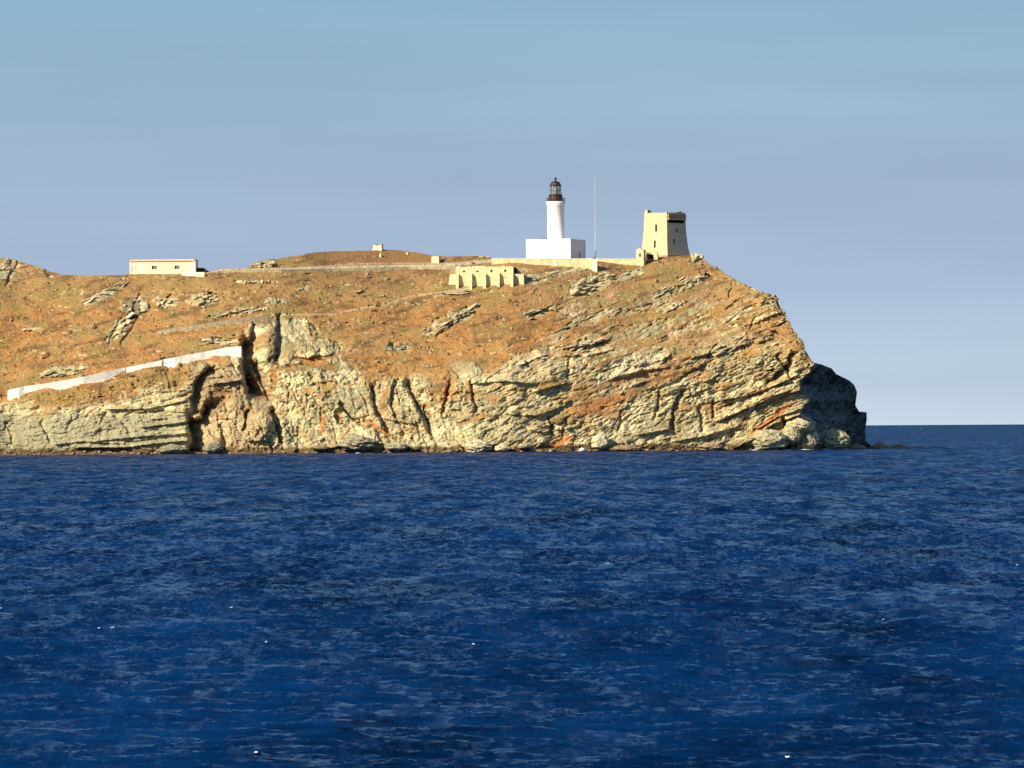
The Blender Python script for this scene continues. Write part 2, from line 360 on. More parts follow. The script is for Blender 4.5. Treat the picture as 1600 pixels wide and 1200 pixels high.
for g in (([(580, 608), (586, 640), (604, 672)], 13, 4.5), ([(617, 598), (610, 625), (618, 655)], 10, 3), ([(637, 603), (650, 632), (664, 660)], 15, 5.5), ([(662, 640), (672, 682)], 10, 4), ([(532, 632), (548, 655), (575, 668)], 8, 4),
          ([(700, 600), (690, 640)], 9, 3), ([(735, 600), (742, 640)], 9, 3), ([(857, 655), (861, 676)], 7, 3), ([(884, 655), (878, 676)], 6, 2), ([(1062, 612), (1052, 640), (1050, 668)], 10, 4), ([(1028, 616), (1022, 650)], 7, 2.5), ([(1092, 640), (1096, 672)], 8, 3),
          ([(1113, 628), (1112, 650)], 7, 2.5), ([(1222, 655), (1225, 672), (1230, 700)], 8, 4), ([(1236, 556), (1226, 575), (1200, 596)], 11, 5), ([(1215, 560), (1236, 590)], 9, 4), ([(888, 560), (886, 590)], 7, 2), ([(1118, 540), (1105, 556)], 6, 2), ([(970, 640), (965, 670)], 6, 2),
          ([(1216, 470), (1225, 500)], 6, 3), ([(1176, 500), (1170, 512)], 5, 2), ([(1096, 425), (1112, 436)], 6, 2.5), ([(1142, 445), (1138, 462)], 5, 2), ([(180, 652), (196, 668), (203, 682)], 8, 1.1), ([(66, 662), (76, 690)], 9, 1.1), ([(10, 662), (20, 690)], 7, 1.3), ([(166, 646), (156, 660)], 7, 1.0), ([(112, 652), (106, 668)], 8, .9)):
    gully(*g)
for g in (([(1120, 628), (1160, 620), (1200, 608), (1240, 590)], 14, 3.0), ([(1130, 655), (1165, 640), (1205, 622), (1245, 612)], 16, 3.5), ([(1150, 700), (1175, 688), (1205, 665), (1250, 648)], 15, 3.5), ([(1060, 690), (1100, 682), (1150, 668)], 12, 2.5),
          ([(890, 545), (920, 540), (948, 532)], 9, 2.5), ([(920, 556), (955, 548)], 6, 2), ([(1080, 560), (1130, 548), (1160, 540)], 10, 2.0), ([(800, 648), (840, 650), (880, 635)], 10, 2.2), ([(225, 668), (290, 660)], 6, 2.4), ([(150, 690), (225, 682), (292, 678)], 7, 2.5), ([(120, 700), (200, 700), (240, 694), (295, 689)], 7, 2.5),
          ([(340, 600), (362, 597), (398, 590)], 8, 3), ([(170, 640), (215, 640)], 6, 2), ([(230, 640), (285, 628)], 6, 2), ([(90, 695), (130, 690), (190, 694)], 6, 2), ([(740, 600), (790, 596), (830, 600)], 8, 2), ([(1000, 680), (1040, 672)], 7, 2), ([(600, 655), (640, 662)], 5, 2), ([(520, 700), (560, 690), (600, 694)], 7, 2),
          ([(830, 672), (850, 676), (900, 668)], 6, 2), ([(840, 612), (880, 600)], 6, 2), ([(960, 590), (1000, 580), (1040, 575)], 6, 1.6), ([(1190, 668), (1215, 652), (1250, 640)], 7, 2.4)):
    ledge(*g)

# --- how bare the surface is: 1 rock, 0 dry grass
rk = sstep(-9, 9, PY-interp2(CLIFF, PX)+22*wig)
def patch(cx, cy, rx_, ry_, ang, k=1.0, sd=5):
    a = math.radians(ang); x = (PX-cx); y = (PY-cy)
    u = (x*math.cos(a)-y*math.sin(a))/rx_; v = (x*math.sin(a)+y*math.cos(a))/ry_
    q = 1-u*u-v*v+.9*fbm(u*rx_/9, v*ry_/3.5, 3, sd)
    return sstep(.0, .35, q)*k
for p in ((12, 422, 20, 18, 40), (160, 462, 40, 7, 28), (185, 515, 26, 12, 48), (210, 480, 22, 16, 10), (258, 470, 20, 10, 0), (318, 468, 28, 12, 10), (370, 488, 50, 5, 8), (345, 533, 35, 6, 0), (408, 412, 26, 6, 5), (395, 440, 35, 3, 0),
          (700, 502, 48, 12, 25), (622, 543, 22, 7, 5), (918, 447, 42, 16, 22), (843, 487, 28, 8, 18), (925, 540, 45, 16, 18), (1060, 450, 44, 7, 26), (1090, 438, 20, 6, 20), (985, 430, 30, 6, 20), (1010, 478, 30, 6, 20), (1045, 480, 20, 9, 20),
          (920, 500, 55, 9, 18), (830, 560, 50, 12, 15), (1000, 520, 70, 12, 20), (1130, 500, 50, 8, 25), (1205, 478, 16, 16, 30), (880, 425, 40, 4, 10), (835, 436, 20, 8, 10), (75, 420, 9, 7, -30), (95, 580, 40, 8, 10), (50, 514, 14, 3, 5),
          (460, 520, 34, 26, 0), (500, 545, 44, 16, 0), (730, 580, 24, 14, 0), (1160, 470, 30, 5, 30), (430, 470, 20, 5, 0)):
    rk = np.maximum(rk, patch(*p))
# grass and earth reaching down between the rocks
for p in ((60, 610, 60, 10, 12), (200, 600, 70, 9, 12), (690, 600, 22, 30, -25), (915, 640, 60, 12, 20), (980, 622, 40, 9, 20), (935, 565, 24, 14, 20), (1040, 592, 60, 7, 20), (1205, 655, 45, 5.5, 38), (500, 570, 36, 9, -12), (530, 650, 8, 16, 0), (345, 612, 18, 6, 10), (400, 612, 12, 8, 0),
          (350, 650, 8, 6, 0), (960, 600, 90, 8, 18), (860, 600, 22, 10, 20), (590, 668, 30, 4, -30), (740, 655, 30, 5, 20), (390, 500, 22, 7, 0), (428, 585, 8, 26, 0), (870, 690, 30, 8, 25), (600, 620, 6, 20, -20)):
    rk = rk*(1-patch(*p, k=.9, sd=9))
rk = rk*(1-.8*sstep(.16, .4, fbm(rot(18)[0]/34, rot(18)[1]/13, 4, 68))*sstep(672, 630, PY))
streak = fbm(rot(22)[0]/46, rot(22)[1]/5.5, 4, 61)
zone = sstep(800, 900, PX)*sstep(430, 520, PY)
rk = np.clip(rk + zone*(1-rk)*sstep(.05, .3, streak)*.9, 0, 1)
rk = rk*(1-zone*.75*sstep(.12, .38, fbm(rot(15)[0]/40, rot(15)[1]/12, 4, 66))*sstep(690, 640, PY))
sm = fbm(PX/16, PY/4, 4, 63)
rk = np.clip(np.maximum(rk, .9*sstep(.40, .58, sm)*sstep(400, 430, PY)), 0, 1)
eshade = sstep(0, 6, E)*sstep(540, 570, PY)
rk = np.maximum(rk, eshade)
grassrel = 2.2*fbm(PX/70, PY/28, 2, 70)+1.4*fbm(PX/38, PY/16, 3, 71)+.42*fbm(PX/8, PY/4, 3, 72)+.2*vnoise(PX/2.6, PY/1.6, 73)
R = R*(1-.35*sstep(330, 280, PX))+.5*facets(PX+wx, PY+wy, 3.4, 2.2, 331, 1.5, .2)[0]
R *= .62+.38*np.clip(1.6*fbm(PX/70, PY/45, 3, 47)+.35, -.6, 1)
relief = grassrel*(1-rk)+R*rk*np.where(PY < interp2(CLIFF, PX)-15, .85, .62)
# end face: long smooth slabs that lean with the strata
uu, vv = rot(38); slab, _, _ = facets(uu+wx, vv+wy, 60, 10, 401, 1.2, .3); slab2, _, _ = facets(uu, vv, 14, 4, 411, 1.2, .3)
relief = relief*(1-eshade*.85)+(3.2*slab+1.6*slab2+1.0*facets(uu, vv, 6, 2.4, 421, 1.4, .3)[0])*eshade
prot *= (1-eshade)
flat = np.where((PX > 760) & (PX < 1050) & (PY < 418), .25, 1.0)*np.where((PX > 195) & (PX < 312) & (PY < 432), .3, 1.0)
edge = sstep(0, .02, T)
Y -= (relief*flat+prot)*edge
# --- colour of the ground, with some shade painted in
C = lambda *c: np.array(c)[None, None, :]
def mixc(a, b, t): return a*(1-t[..., None])+b*t[..., None]
n1 = fbm(PX/70, PY/26, 3, 81)*.5+.5; n2 = fbm(PX/14, PY/7, 4, 82)*.5+.5; n3 = fbm(PX/4, PY/2.5, 3, 83)*.5+.5; n4 = fbm(PX/30, PY/14, 4, 84)*.5+.5
gr = mixc(C(.36, .21, .075)+0*PX[..., None], C(.45, .205, .060), sstep(.35, .6, n1*.5+n2*.5)*sstep(440, 500, PY))
gr = mixc(gr, C(.21, .110, .042), sstep(.48, .70, n2*.45+n3*.2+n1*.35))
gr = mixc(gr, C(.235, .185, .058), sstep(.50, .68, n4*.85+n3*.15)*.65)
n5 = fbm(rot(14)[0]/26, rot(14)[1]/6, 4, 90)*.5+.5
gr = mixc(gr, C(.155, .085, .036), sstep(.54, .72, n5)*.75)
gr = mixc(gr, C(.54, .36, .16), sstep(.55, .75, n3*.6+n2*.4)*.7)
gr = mixc(gr, C(.23, .11, .045), sstep(455, 400, PY)*sstep(440, 520, PX)*sstep(760, 700, PX)*.6*(1-cl))
rc = mixc(C(.68, .565, .30)+0*PX[..., None], C(.40, .33, .175), sstep(.3, .75, HV*.65+n2*.35))
rc = mixc(rc, C(.43, .40, .20), sstep(.5, .68, n4)*.5)
rc = mixc(rc, C(.50, .34, .15), sstep(.55, .75, fbm(PX/24, PY/12, 4, 86)*.5+.5)*.75)
rc = mixc(rc, C(.72, .63, .38), sstep(.58, .74, n3)*.6)
rc = mixc(rc, C(.17, .145, .085), sstep(.57, .74, fbm(rot(20)[0]/8, rot(20)[1]/2.2, 3, 87)*.5+.5)*.75)
big = fbm(PX/55, PY/30, 4, 88)
rc = rc*(1+.42*np.clip(big, -.6, .35))[..., None]
rc = mixc(rc, C(.38, .275, .12), sstep(.12, .35, fbm(PX/34+9, PY/20, 4, 89))*.6*(1-sstep(330, 250, PX)*.6))
left = sstep(330, 250, PX)*sstep(640, 655, PY)
rc = mixc(rc, C(.33, .305, .18), left*.75)
brown = sstep(290, 330, PX)*sstep(440, 400, PX)*sstep(560, 590, PY)
rc = mixc(rc, C(.33, .21, .11), brown*.5)
pinkz = patch(985, 590, 60, 30, 20, .3, 15)
rc = mixc(rc, C(.56, .45, .33), pinkz)
rc = mixc(rc, C(.10, .12, .118)+C(.09, .09, .07)*sstep(.4, .75, n2)[..., None], eshade*.88)  # shade of the end face painted into its rock colour, dark and bluish
topz = sstep(8, -18, PY-interp2(CLIFF, PX))
rc = mixc(rc, C(.27, .235, .13), topz*.28*sstep(.35, .75, n2)*sstep(900, 760, PX))
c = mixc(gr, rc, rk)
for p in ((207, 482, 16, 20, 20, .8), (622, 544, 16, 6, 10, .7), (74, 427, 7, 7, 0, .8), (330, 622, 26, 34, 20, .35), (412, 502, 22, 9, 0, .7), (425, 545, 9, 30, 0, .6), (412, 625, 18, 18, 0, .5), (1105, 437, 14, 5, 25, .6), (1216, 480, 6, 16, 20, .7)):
    c = mixc(c, C(.15, .095, .055), patch(*p[:5], k=p[5], sd=23))  # dark brown rock, and shade of hollows painted into the colour
for p in ((1205, 655, 42, 5, 40, 1.0), (880, 693, 24, 9, 20, .8), (505, 660, 6, 18, 0, .8), (590, 668, 30, 3, -32, .8), (740, 690, 10, 10, 0, .3), (1180, 612, 22, 6, 20, .3), (1090, 585, 20, 10, 0, .5), (950, 630, 50, 10, 20, .5), (1068, 562, 18, 4, 20, .5), (700, 615, 14, 12, 0, .6)):
    c = mixc(c, C(.48, .17, .055), patch(*p[:5], k=p[5]*.85, sd=19))
# trodden paths and the pale earth of the road across the top
def pathmask(pts, w): dd, _, _ = polydist(PX, PY, pts); return sstep(w+.8, w-.4, dd+.6*n3)
for pts, w, k_ in (([(430, 492), (520, 491), (560, 482), (600, 477), (640, 463), (700, 455), (730, 450)], 1.0, .75), ([(310, 426), (345, 422), (440, 421), (560, 417), (690, 415), (740, 411), (790, 405)], 2.3, .85), ([(470, 418), (560, 412), (700, 411), (770, 406)], 1.0, .6), ([(680, 463), (700, 458), (735, 452)], 2.0, .6), ([(0, 580), (30, 560), (60, 545)], .7, .3)):
    c = mixc(c, C(.56, .45, .27), pathmask(pts, w)*k_)
# tide band: dark weed and wet brown rock along the waterline
up = shore(PX)-PY
c = mixc(c, C(.105, .062, .028), sstep(12, 7, up+5*(n2-.5)*2)*.9*sstep(1380, 1300, PX*0+1000))
c = mixc(c, C(.16, .105, .06), sstep(2.2, 1, up))

VX = ray(PX, PY); P3 = VX*Y[..., None]; P3[..., 2] += CAMH
# the far side of the island, and a skirt below the water
NB = 26; top = P3[:, -1]; tb = np.linspace(0, 1, NB+1)[1:]
isA = np.arange(len(topx)) < nA
hill = top[:, 2]
rows = [P3]
backlen = np.where(isA, 150, np.interp(np.arange(len(topx)), [nA, len(topx)-1], [150, 25]))
bk = np.zeros((len(topx), NB, 3))
for i, t in enumerate(tb):
    d = backlen*t
    drop = np.where(d < 22, d*.03, .66+(d-22)/(backlen-22+1e-6)*(hill+4)) if False else hill*(0.02*min(t*4, 1)+.98*max(0, (t-.16)/.84)**1.15)+4*t
    drop = np.where(isA, drop, (hill+4)*t)
    bk[:, i, 0] = top[:, 0]*(1+.0*t); bk[:, i, 1] = top[:, 1]+d; bk[:, i, 2] = hill-drop+1.2*vnoise(top[:, 0]/9, top[:, 1]/9+d/9, 55)*min(1, t*2)*(hill > 6)
skirt = P3[:, :1].copy(); skirt[..., 2] = -4; skirt[..., 1] -= 1.0
G = np.concatenate([skirt, P3, bk], 1)
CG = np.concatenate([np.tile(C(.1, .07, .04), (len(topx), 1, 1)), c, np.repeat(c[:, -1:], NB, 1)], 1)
nc, nr = G.shape[:2]
def gridmesh(name, G):
    nc, nr = G.shape[:2]; me = bpy.data.meshes.new(name)
    idx = np.arange(nc*nr).reshape(nc, nr)
    q = np.stack([idx[:-1, :-1], idx[1:, :-1], idx[1:, 1:], idx[:-1, 1:]], -1).reshape(-1, 4)
    me.vertices.add(nc*nr); me.vertices.foreach_set('co', G.reshape(-1).astype(np.float32))
    me.loops.add(q.size); me.loops.foreach_set('vertex_index', q.reshape(-1).astype(np.int32))
    me.polygons.add(len(q)); me.polygons.foreach_set('loop_start', (np.arange(len(q))*4).astype(np.int32))
    me.polygons.foreach_set('loop_total', np.full(len(q), 4, np.int32)); me.update(calc_edges=True); return me
me = gridmesh('island', G)
at_ = me.attributes.new('tint', 'FLOAT_COLOR', 'POINT')
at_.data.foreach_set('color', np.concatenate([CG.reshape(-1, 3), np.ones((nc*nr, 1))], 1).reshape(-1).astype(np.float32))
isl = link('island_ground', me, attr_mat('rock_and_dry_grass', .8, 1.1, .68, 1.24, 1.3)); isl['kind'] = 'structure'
isl['label'] = 'rocky headland of pale broken cliffs under rust-brown dry grass'

def ground(px, py):
    """the island surface seen at this place of the photograph, as a world point"""
    c0 = int(np.argmin(np.abs(botx-px))); a, b = max(0, c0-160), min(len(botx), c0+160)
    sub = (PX[a:b]-px)**2+(PY[a:b]-py)**2; i, j = np.unravel_index(np.argmin(sub), sub.shape)
    return Vector(P3[a+i, j])

# ------------------------------------------------------------------ the sea
us = np.concatenate([[-9000, -6000, -4000, -2800, -2000, -1500, -1250], np.arange(-1100, -880, 12), np.arange(-880, 880, 2.1), np.arange(880, 1100, 12), [1250, 1500, 2000, 2800, 4000, 6000, 9000]])
vs = np.concatenate([[6000, 3500, 2200, 1500, 1100, 900], np.arange(800, 560, -6), np.arange(560, 60, -.95), np.arange(60, 6, -.7), np.geomspace(6, .18, 40)])
U, V = np.meshgrid(us, vs, indexing='ij'); SY = CAMH*F/V; SX = U/F*SY
Z = np.zeros_like(SX); wr = np.random.default_rng(3)
gust = 1+.35*fbm(SX/60, SY/110, 3, 501)
for i in range(80):
    lam = .45*(4.2/.45)**(i/79.); th = math.radians(wr.normal(80, 17)); kx, ky = math.cos(th)*2*math.pi/lam, math.sin(th)*2*math.pi/lam
    a = .0105*lam**.75*wr.uniform(.5, 1.3)
    ph = kx*SX+ky*SY+wr.uniform(0, 6.28)+1.3*vnoise(SX/(lam*4), SY/(lam*4), 600+i)
    s = np.sin(ph); Z += a*(s+.28*np.cos(2*ph))
Z = Z*gust*np.interp(SY, [0, 900, 3000, 20000, 400000], [1.05, 1.05, 1.2, 2.2, 2.2])
Z *= np.where(np.abs(U) > 900, .3, 1)
Z *= np.interp(SY, [0, 1500, 1880, 2200, 2600], [1, .9, .35, .5, 1])
spots = [(775, 763, 5, 1.0), (1272, 812, 6, 1.1), (157, 872, 2.5, 1.4), (1190, 1060, 9, 1.3), (915, 1133, 7, 1.2), (40, 906, 4, 1.2), (176, 990, 5, 1), (155, 985, 3, .8), (1, 958, 4, 1), (1037, 954, 5, 1), (1050, 903, 5, .8), (950, 882, 4, .7), (400, 806, 3, .7), (237, 804, 4, .8), (68, 757, 4, .8), (400, 1186, 4, 1.3), (362, 953, 3, .8), (1555, 840, 4, .8), (1230, 1188, 4, 1), (1480, 755, 3, .7), (1510, 800, 4, .6), (1240, 783, 3, .8), (1370, 673, 4, .7), (1440, 670, 4, .5), (417, 1007, 3, .7), (280, 860, 2, .7), (502, 782, 4, .7), (1165, 1190, 3, .9), (1590, 890, 3, .8), (740, 1010, 3, .8), (640, 900, 3, .6), (1380, 970, 3, .7)]
SG = np.stack([SX, SY, Z], -1)[:, ::1]
me = gridmesh('sea', SG[::-1])
me.polygons.foreach_set('use_smooth', [True]*len(me.polygons))
sm_ = bpy.data.materials.new('sea_water'); sm_.use_nodes = True; n, l = sm_.node_tree.nodes, sm_.node_tree.links
p = n['Principled BSDF']; p.inputs['IOR'].default_value = 1.33; p.inputs['Roughness'].default_value = .24; p.inputs['Specular IOR Level'].default_value = .11; p.inputs['Specular Tint'].default_value = (.30, .62, 1, 1)
tc = n.new('ShaderNodeTexCoord'); geo = n.new('ShaderNodeNewGeometry')
acc = None
# ripples too fine for the mesh: they tilt the surface normal, at several sizes
for sc, amp_, off in (((2.6, .9, 1), .50, 0), ((.75, .15, 1), .44, 40), ((.22, .026, 1), .36, 90), ((6.5, 2.6, 1), .42, 140)):
    mpn = n.new('ShaderNodeMapping'); mpn.inputs['Scale'].default_value = sc; mpn.inputs['Location'].default_value = (off, off*.7, 0); mpn.inputs['Rotation'].default_value = (0, 0, math.radians(8))
    t = n.new('ShaderNodeTexNoise'); t.inputs['Scale'].default_value = 1; t.inputs['Detail'].default_value = 6; t.inputs['Roughness'].default_value = .7
    l.new(tc.outputs['Object'], mpn.inputs[0]); l.new(mpn.outputs[0], t.inputs['Vector'])
    t.inputs['Distortion'].default_value = .3; s1 = n.new('ShaderNodeVectorMath'); s1.operation = 'SUBTRACT'; s1.inputs[1].default_value = (.5, .5, .5); l.new(t.outputs['Color'], s1.inputs[0])
    s2 = n.new('ShaderNodeVectorMath'); s2.operation = 'MULTIPLY'; s2.inputs[1].default_value = (amp_*2.0, amp_*4.0, 0); l.new(s1.outputs[0], s2.inputs[0])
    if acc is None: acc = s2.outputs[0]
    else:
        ad = n.new('ShaderNodeVectorMath'); ad.operation = 'ADD'; l.new(acc, ad.inputs[0]); l.new(s2.outputs[0], ad.inputs[1]); acc = ad.outputs[0]
# wind-driven chop has its steeper faces on the side the waves run towards
sk_ = n.new('ShaderNodeVectorMath'); sk_.operation = 'ADD'; sk_.inputs[1].default_value = (-.02, -.27, 0); l.new(acc, sk_.inputs[0])
ad = n.new('ShaderNodeVectorMath'); ad.operation = 'ADD'; l.new(sk_.outputs[0], ad.inputs[0]); l.new(geo.outputs['Normal'], ad.inputs[1])
nm = n.new('ShaderNodeVectorMath'); nm.operation = 'NORMALIZE'; l.new(ad.outputs[0], nm.inputs[0]); l.new(nm.outputs[0], p.inputs['Normal'])
# streaks: wave highlights and dark troughs painted into the water colour
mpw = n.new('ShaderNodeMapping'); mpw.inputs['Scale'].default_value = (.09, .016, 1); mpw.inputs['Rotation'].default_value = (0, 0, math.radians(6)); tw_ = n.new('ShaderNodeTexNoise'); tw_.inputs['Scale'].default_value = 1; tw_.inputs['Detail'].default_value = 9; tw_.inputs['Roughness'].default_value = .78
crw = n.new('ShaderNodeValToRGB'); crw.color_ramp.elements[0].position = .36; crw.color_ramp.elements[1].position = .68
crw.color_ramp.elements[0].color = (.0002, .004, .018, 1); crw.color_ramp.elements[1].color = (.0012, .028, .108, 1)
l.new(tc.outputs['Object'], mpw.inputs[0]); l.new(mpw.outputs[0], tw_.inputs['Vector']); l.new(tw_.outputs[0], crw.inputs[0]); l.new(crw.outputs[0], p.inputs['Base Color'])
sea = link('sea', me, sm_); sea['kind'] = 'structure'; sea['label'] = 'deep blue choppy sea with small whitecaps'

# ------------------------------------------------------------------ rocks
def rock_pts(L, D, Hh, n, r, rough=.25):
    pts = []
    for i in range(n):
        v = Vector((r.gauss(0, 1), r.gauss(0, 1), r.gauss(0, 1))).normalized()
        k = 1/max(abs(v.x), abs(v.y), abs(v.z)); k = 1+(k-1)*r.uniform(.2, .8); s = 1-rough*r.random()
        pts.append(Vector((v.x*k*L/2*s, v.y*k*D/2*s, v.z*k*Hh/2*s)))
    return pts
rr = random.Random(11)
def outcrop(cx, cy, w, h, ang, n, mt, label, thick=(.16, .34), cat='rock outcrop', sp=1.0):
    """tilted slabs of schist standing out of the slope; w, h in photo pixels at the place itself"""
    g = ground(cx, cy); s = g.y/F; W_, H_ = w*s, h*s
    t = empty('rock_outcrop', g, 0, label, cat, 'rock outcrops on the headland')
    a = math.radians(ang)
    for i in range(n):
        qx = rr.uniform(-.5, .5)*w; qy = rr.uniform(-.5, .5)*h
        px = cx+qx*math.cos(a)+qy*math.sin(a)*.5; py = cy-qx*math.sin(a)+qy*math.cos(a)
        q = ground(px, py); L = W_*rr.uniform(.22, .5)*sp; Th = max(.45, H_*rr.uniform(*thick)); Dp = rr.uniform(1.8, 3.4)*max(.8, Th)
        mb = MB(); mb.hull(rock_pts(L, Dp, Th, 16, rr, .3))
        o = mb.build('slab', M[mt if rr.random() < .7 else ('rock' if mt != 'rock' else 'rock_pale')], t)
        o.location = Vector(q)-Vector(g)+Vector((0, -.3-.3*rr.random(), .2*Th)); o.rotation_euler = (rr.uniform(-.2, .35), -a+rr.uniform(-.15, .15), rr.uniform(-.3, .2))
    return t
OUT = [
 (12, 421, 24, 26, 42, 7, 'rock_grey', 'big grey crag on the skyline at the far left'),
 (75, 426, 10, 8, -30, 3, 'rock_grey', 'small dark crag where the left skyline ridge drops into the saddle'),
 (158, 460, 74, 7, 27, 9, 'rock_pale', 'long pale slanting rib of rock left of and below the long low house'),
 (187, 512, 44, 20, 45, 8, 'rock_pale', 'steeply tilted pale slabs casting a dark shadow, above the middle of the white path wall'),
 (208, 482, 26, 26, 20, 7, 'rock_grey', 'dark jumbled rocks just above the steeply tilted pale slabs'),
 (258, 471, 26, 16, 5, 7, 'rock', 'grey broken rocks on the grass directly below the long low house'),
 (320, 468, 40, 20, 10, 9, 'rock', 'largest grey outcrop right of and below the long low house'),
 (146, 512, 22, 7, 20, 3, 'rock', 'small rocks in the grass left of the steeply tilted pale slabs'),
 (49, 514, 26, 4, 10, 3, 'rock_pale', 'two flat pale slabs alone in the grass near the left edge'),
 (408, 411, 40, 9, 4, 7, 'rock_grey', 'rounded grey outcrop on the skyline between the long house and the brown hill'),
 (406, 441, 34, 3, 2, 5, 'rock_pale', 'thin pale line of flat rocks below the road, under the skyline outcrop'),
 (375, 487, 60, 6, 8, 8, 'rock', 'row of grey rocks just above the narrow grey path wall'),
 (340, 534, 60, 6, 4, 9, 'rock_pale', 'pale rubble line just above the top end of the white path wall'),
 (90, 583, 50, 10, 8, 7, 'rock_grey', 'low grey rocks just above the lower part of the white path wall'),
 (712, 498, 62, 10, 30, 13, 'rock', 'dark grey slabs in a slanting row below the buttressed ruin'),
 (664, 517, 16, 5, 35, 3, 'rock', 'short pair of slanting slabs at the low left end of the dark grey row'),
 (624, 543, 38, 10, 8, 6, 'rock_grey', 'dark hollowed outcrop alone in the orange grass left of centre'),
 (916, 447, 52, 26, 28, 15, 'rock', 'big cluster of slanting grey slabs on the slope below the lighthouse'),
 (948, 440, 24, 14, 28, 6, 'rock_grey', 'darker slabs at the right end of the big cluster below the lighthouse'),
 (845, 487, 40, 12, 18, 9, 'rock_grey', 'low grey outcrop below and left of the big slab cluster'),
 (918, 541, 56, 20, 20, 12, 'rock', 'wide pale slabs with a black shadow gap, below the big slab cluster'),
 (828, 562, 44, 14, 18, 9, 'rock_pale', 'pale layered rocks left of the wide slabs with the black shadow gap'),
 (1097, 434, 22, 8, 22, 4, 'rock_grey', 'slab with a dark overhang near the right skyline below the square tower'),
 (1046, 449, 56, 7, 28, 8, 'rock_pale', 'thin pale ribs on the slope below the square tower'),
 (1000, 479, 26, 7, 25, 4, 'rock_grey', 'small dark ledge in the orange grass below the tower gatehouse'),
 (1050, 481, 26, 10, 25, 5, 'rock', 'small grey rocks right of the small dark ledge'),
 (990, 422, 24, 7, 18, 5, 'rock_pale', 'pale stones directly below the tower gatehouse'),
 (1088, 399, 22, 15, 25, 9, 'rock_pale', 'pale slabs against the sky at the right foot of the square tower'),
 (1096, 411, 12, 8, 20, 4, 'rock_grey', 'small rocks on the skyline below the pale slabs beside the tower'),
 (1208, 466, 14, 12, 30, 5, 'rock_grey', 'jagged knob where the right skyline turns down to the cliff'),
 (1226, 495, 8, 14, 40, 4, 'rock_grey', 'dark crag on the right skyline below the jagged knob'),
 (845, 434, 30, 8, 12, 6, 'rock_pale', 'pale flat rocks right of the buttressed ruin'),
 (712, 458, 40, 4, 5, 6, 'rock_pale', 'pale stones and path edge below the left end of the buttressed ruin'),
 (790, 398.5, 22, 5, 8, 4, 'rock', 'brown hump of rock on the skyline left of the lighthouse'),
 (756, 400, 26, 4, 5, 4, 'rock_pale', 'pale rocks at the left end of the terrace wall skyline'),
 (1142, 540, 60, 16, 28, 9, 'rock_pale', 'wide pale slanting slabs high on the right cliff'),
]
for o_ in OUT: outcrop(*o_[:7], o_[7], **(dict(thick=(.3, .5), sp=1.2) if o_[0] == 1088 else {}))

def boulder(name, px, py, w, h, mt, label, cat, group, yoff=0.0, lean=0.0, npt=40, sub=2):
    """a rounded boulder whose middle bottom is at this place"""
    g = ground(px, min(py, float(shore(px))-1)); Yb = g.y+yoff; q = at(px, py, Yb); s = Yb/F
    bm = bmesh.new(); bmesh.ops.create_icosphere(bm, subdivisions=4 if w > 14 else 3, radius=1)
    W_, H_ = w*s/2, h*s; sd = rr.randint(0, 9999)
    co = np.array([v.co[:] for v in bm.verts])
    f, _, _ = facets(co[:, 0]*1.3+co[:, 1]*.9+sd, co[:, 2]*2.2+co[:, 0]*.8, .9, .55, sd, 1.2, .7)
    g2 = fbm(co[:, 0]*3+co[:, 1]*2+sd, co[:, 2]*4, 3, sd)
    k_ = 1+.16*f+.12*g2
    for v, kk in zip(bm.verts, k_):
        x, y, z = v.co*kk; x *= 1-.18*z
        v.co = (x*W_+lean*z*W_, y*W_*.8, (z*.5+.42)*H_ if name == 'boulder' else (z+.05)*H_)
        if name != 'boulder': v.co.x *= 1.3-.7*max(0, z)
    me = bpy.data.meshes.new(name); bm.to_mesh(me); bm.free()
    o = link(name, me, M[mt]); o.location = (q.x, q.y, q.z); return tag(o, label, cat, group)
BG = 'boulders along the foot of the cliff'
B = [(1303, 701, 50, 34, 'rock', 'big rounded cracked boulder in front of the dark shaded end of the headland'),
     (1262, 701, 30, 26, 'rock_grey', 'brown boulder between the big cracked boulder and the pale boulder mass to its left'),
     (1236, 690, 30, 30, 'rock', 'upright rounded block joined to the right side of the pale boulder mass'),
     (1200, 701, 60, 34, 'rock', 'largest pale boulder mass at the waterline near the right end of the cliff'),
     (1248, 672, 40, 20, 'rock_pale', 'pale slanting boulder on top of the boulder mass near the right end'),
     (332, 706, 30, 17, 'rock_grey', 'brown wedge boulder at the mouth of the dark ravine'),
     (748, 705, 44, 20, 'rock_pale', 'large smooth pale boulder at the waterline left of the white one'),
     (785, 705, 26, 12, 'rock_pale', 'low pale boulder just right of the large smooth one'),
     (558, 702, 60, 24, 'rock_grey', 'wide grey boulder at the waterline below the ribbed cliff'),
     (620, 703, 40, 14, 'rock', 'medium boulder right of the wide grey one below the ribbed cliff'),
     (938, 700, 26, 26, 'rock_pale', 'pale upright boulder just right of the small white boulder'),
     (846, 692, 14, 10, 'rock_pale', 'small pale round boulder up the bank left of the small white boulder'),
     (885, 696, 8, 6, 'rock_pale', 'tiny cream stone just left of the small white boulder'),
     (818, 700, 18, 8, 'rock', 'flat boulder between the two low pale ones near mid shore'),
     (1110, 703, 40, 12, 'rock_brown', 'dark wet flat boulder at the waterline left of the pale boulder mass'),
     (975, 705, 50, 10, 'rock_brown', 'long dark wet boulder at the waterline right of the pale upright one'),
     (500, 703, 30, 9, 'rock_brown', 'dark wet boulder at the waterline left of the wide grey one'),
     (270, 708, 50, 14, 'rock_grey', 'long flat boulder left of the dark ravine mouth')]
for b in B: boulder('boulder', b[0], b[1], b[2], b[3], b[4], b[5], 'boulder', BG, yoff=-8 if b[0] == 1303 else -1.5)
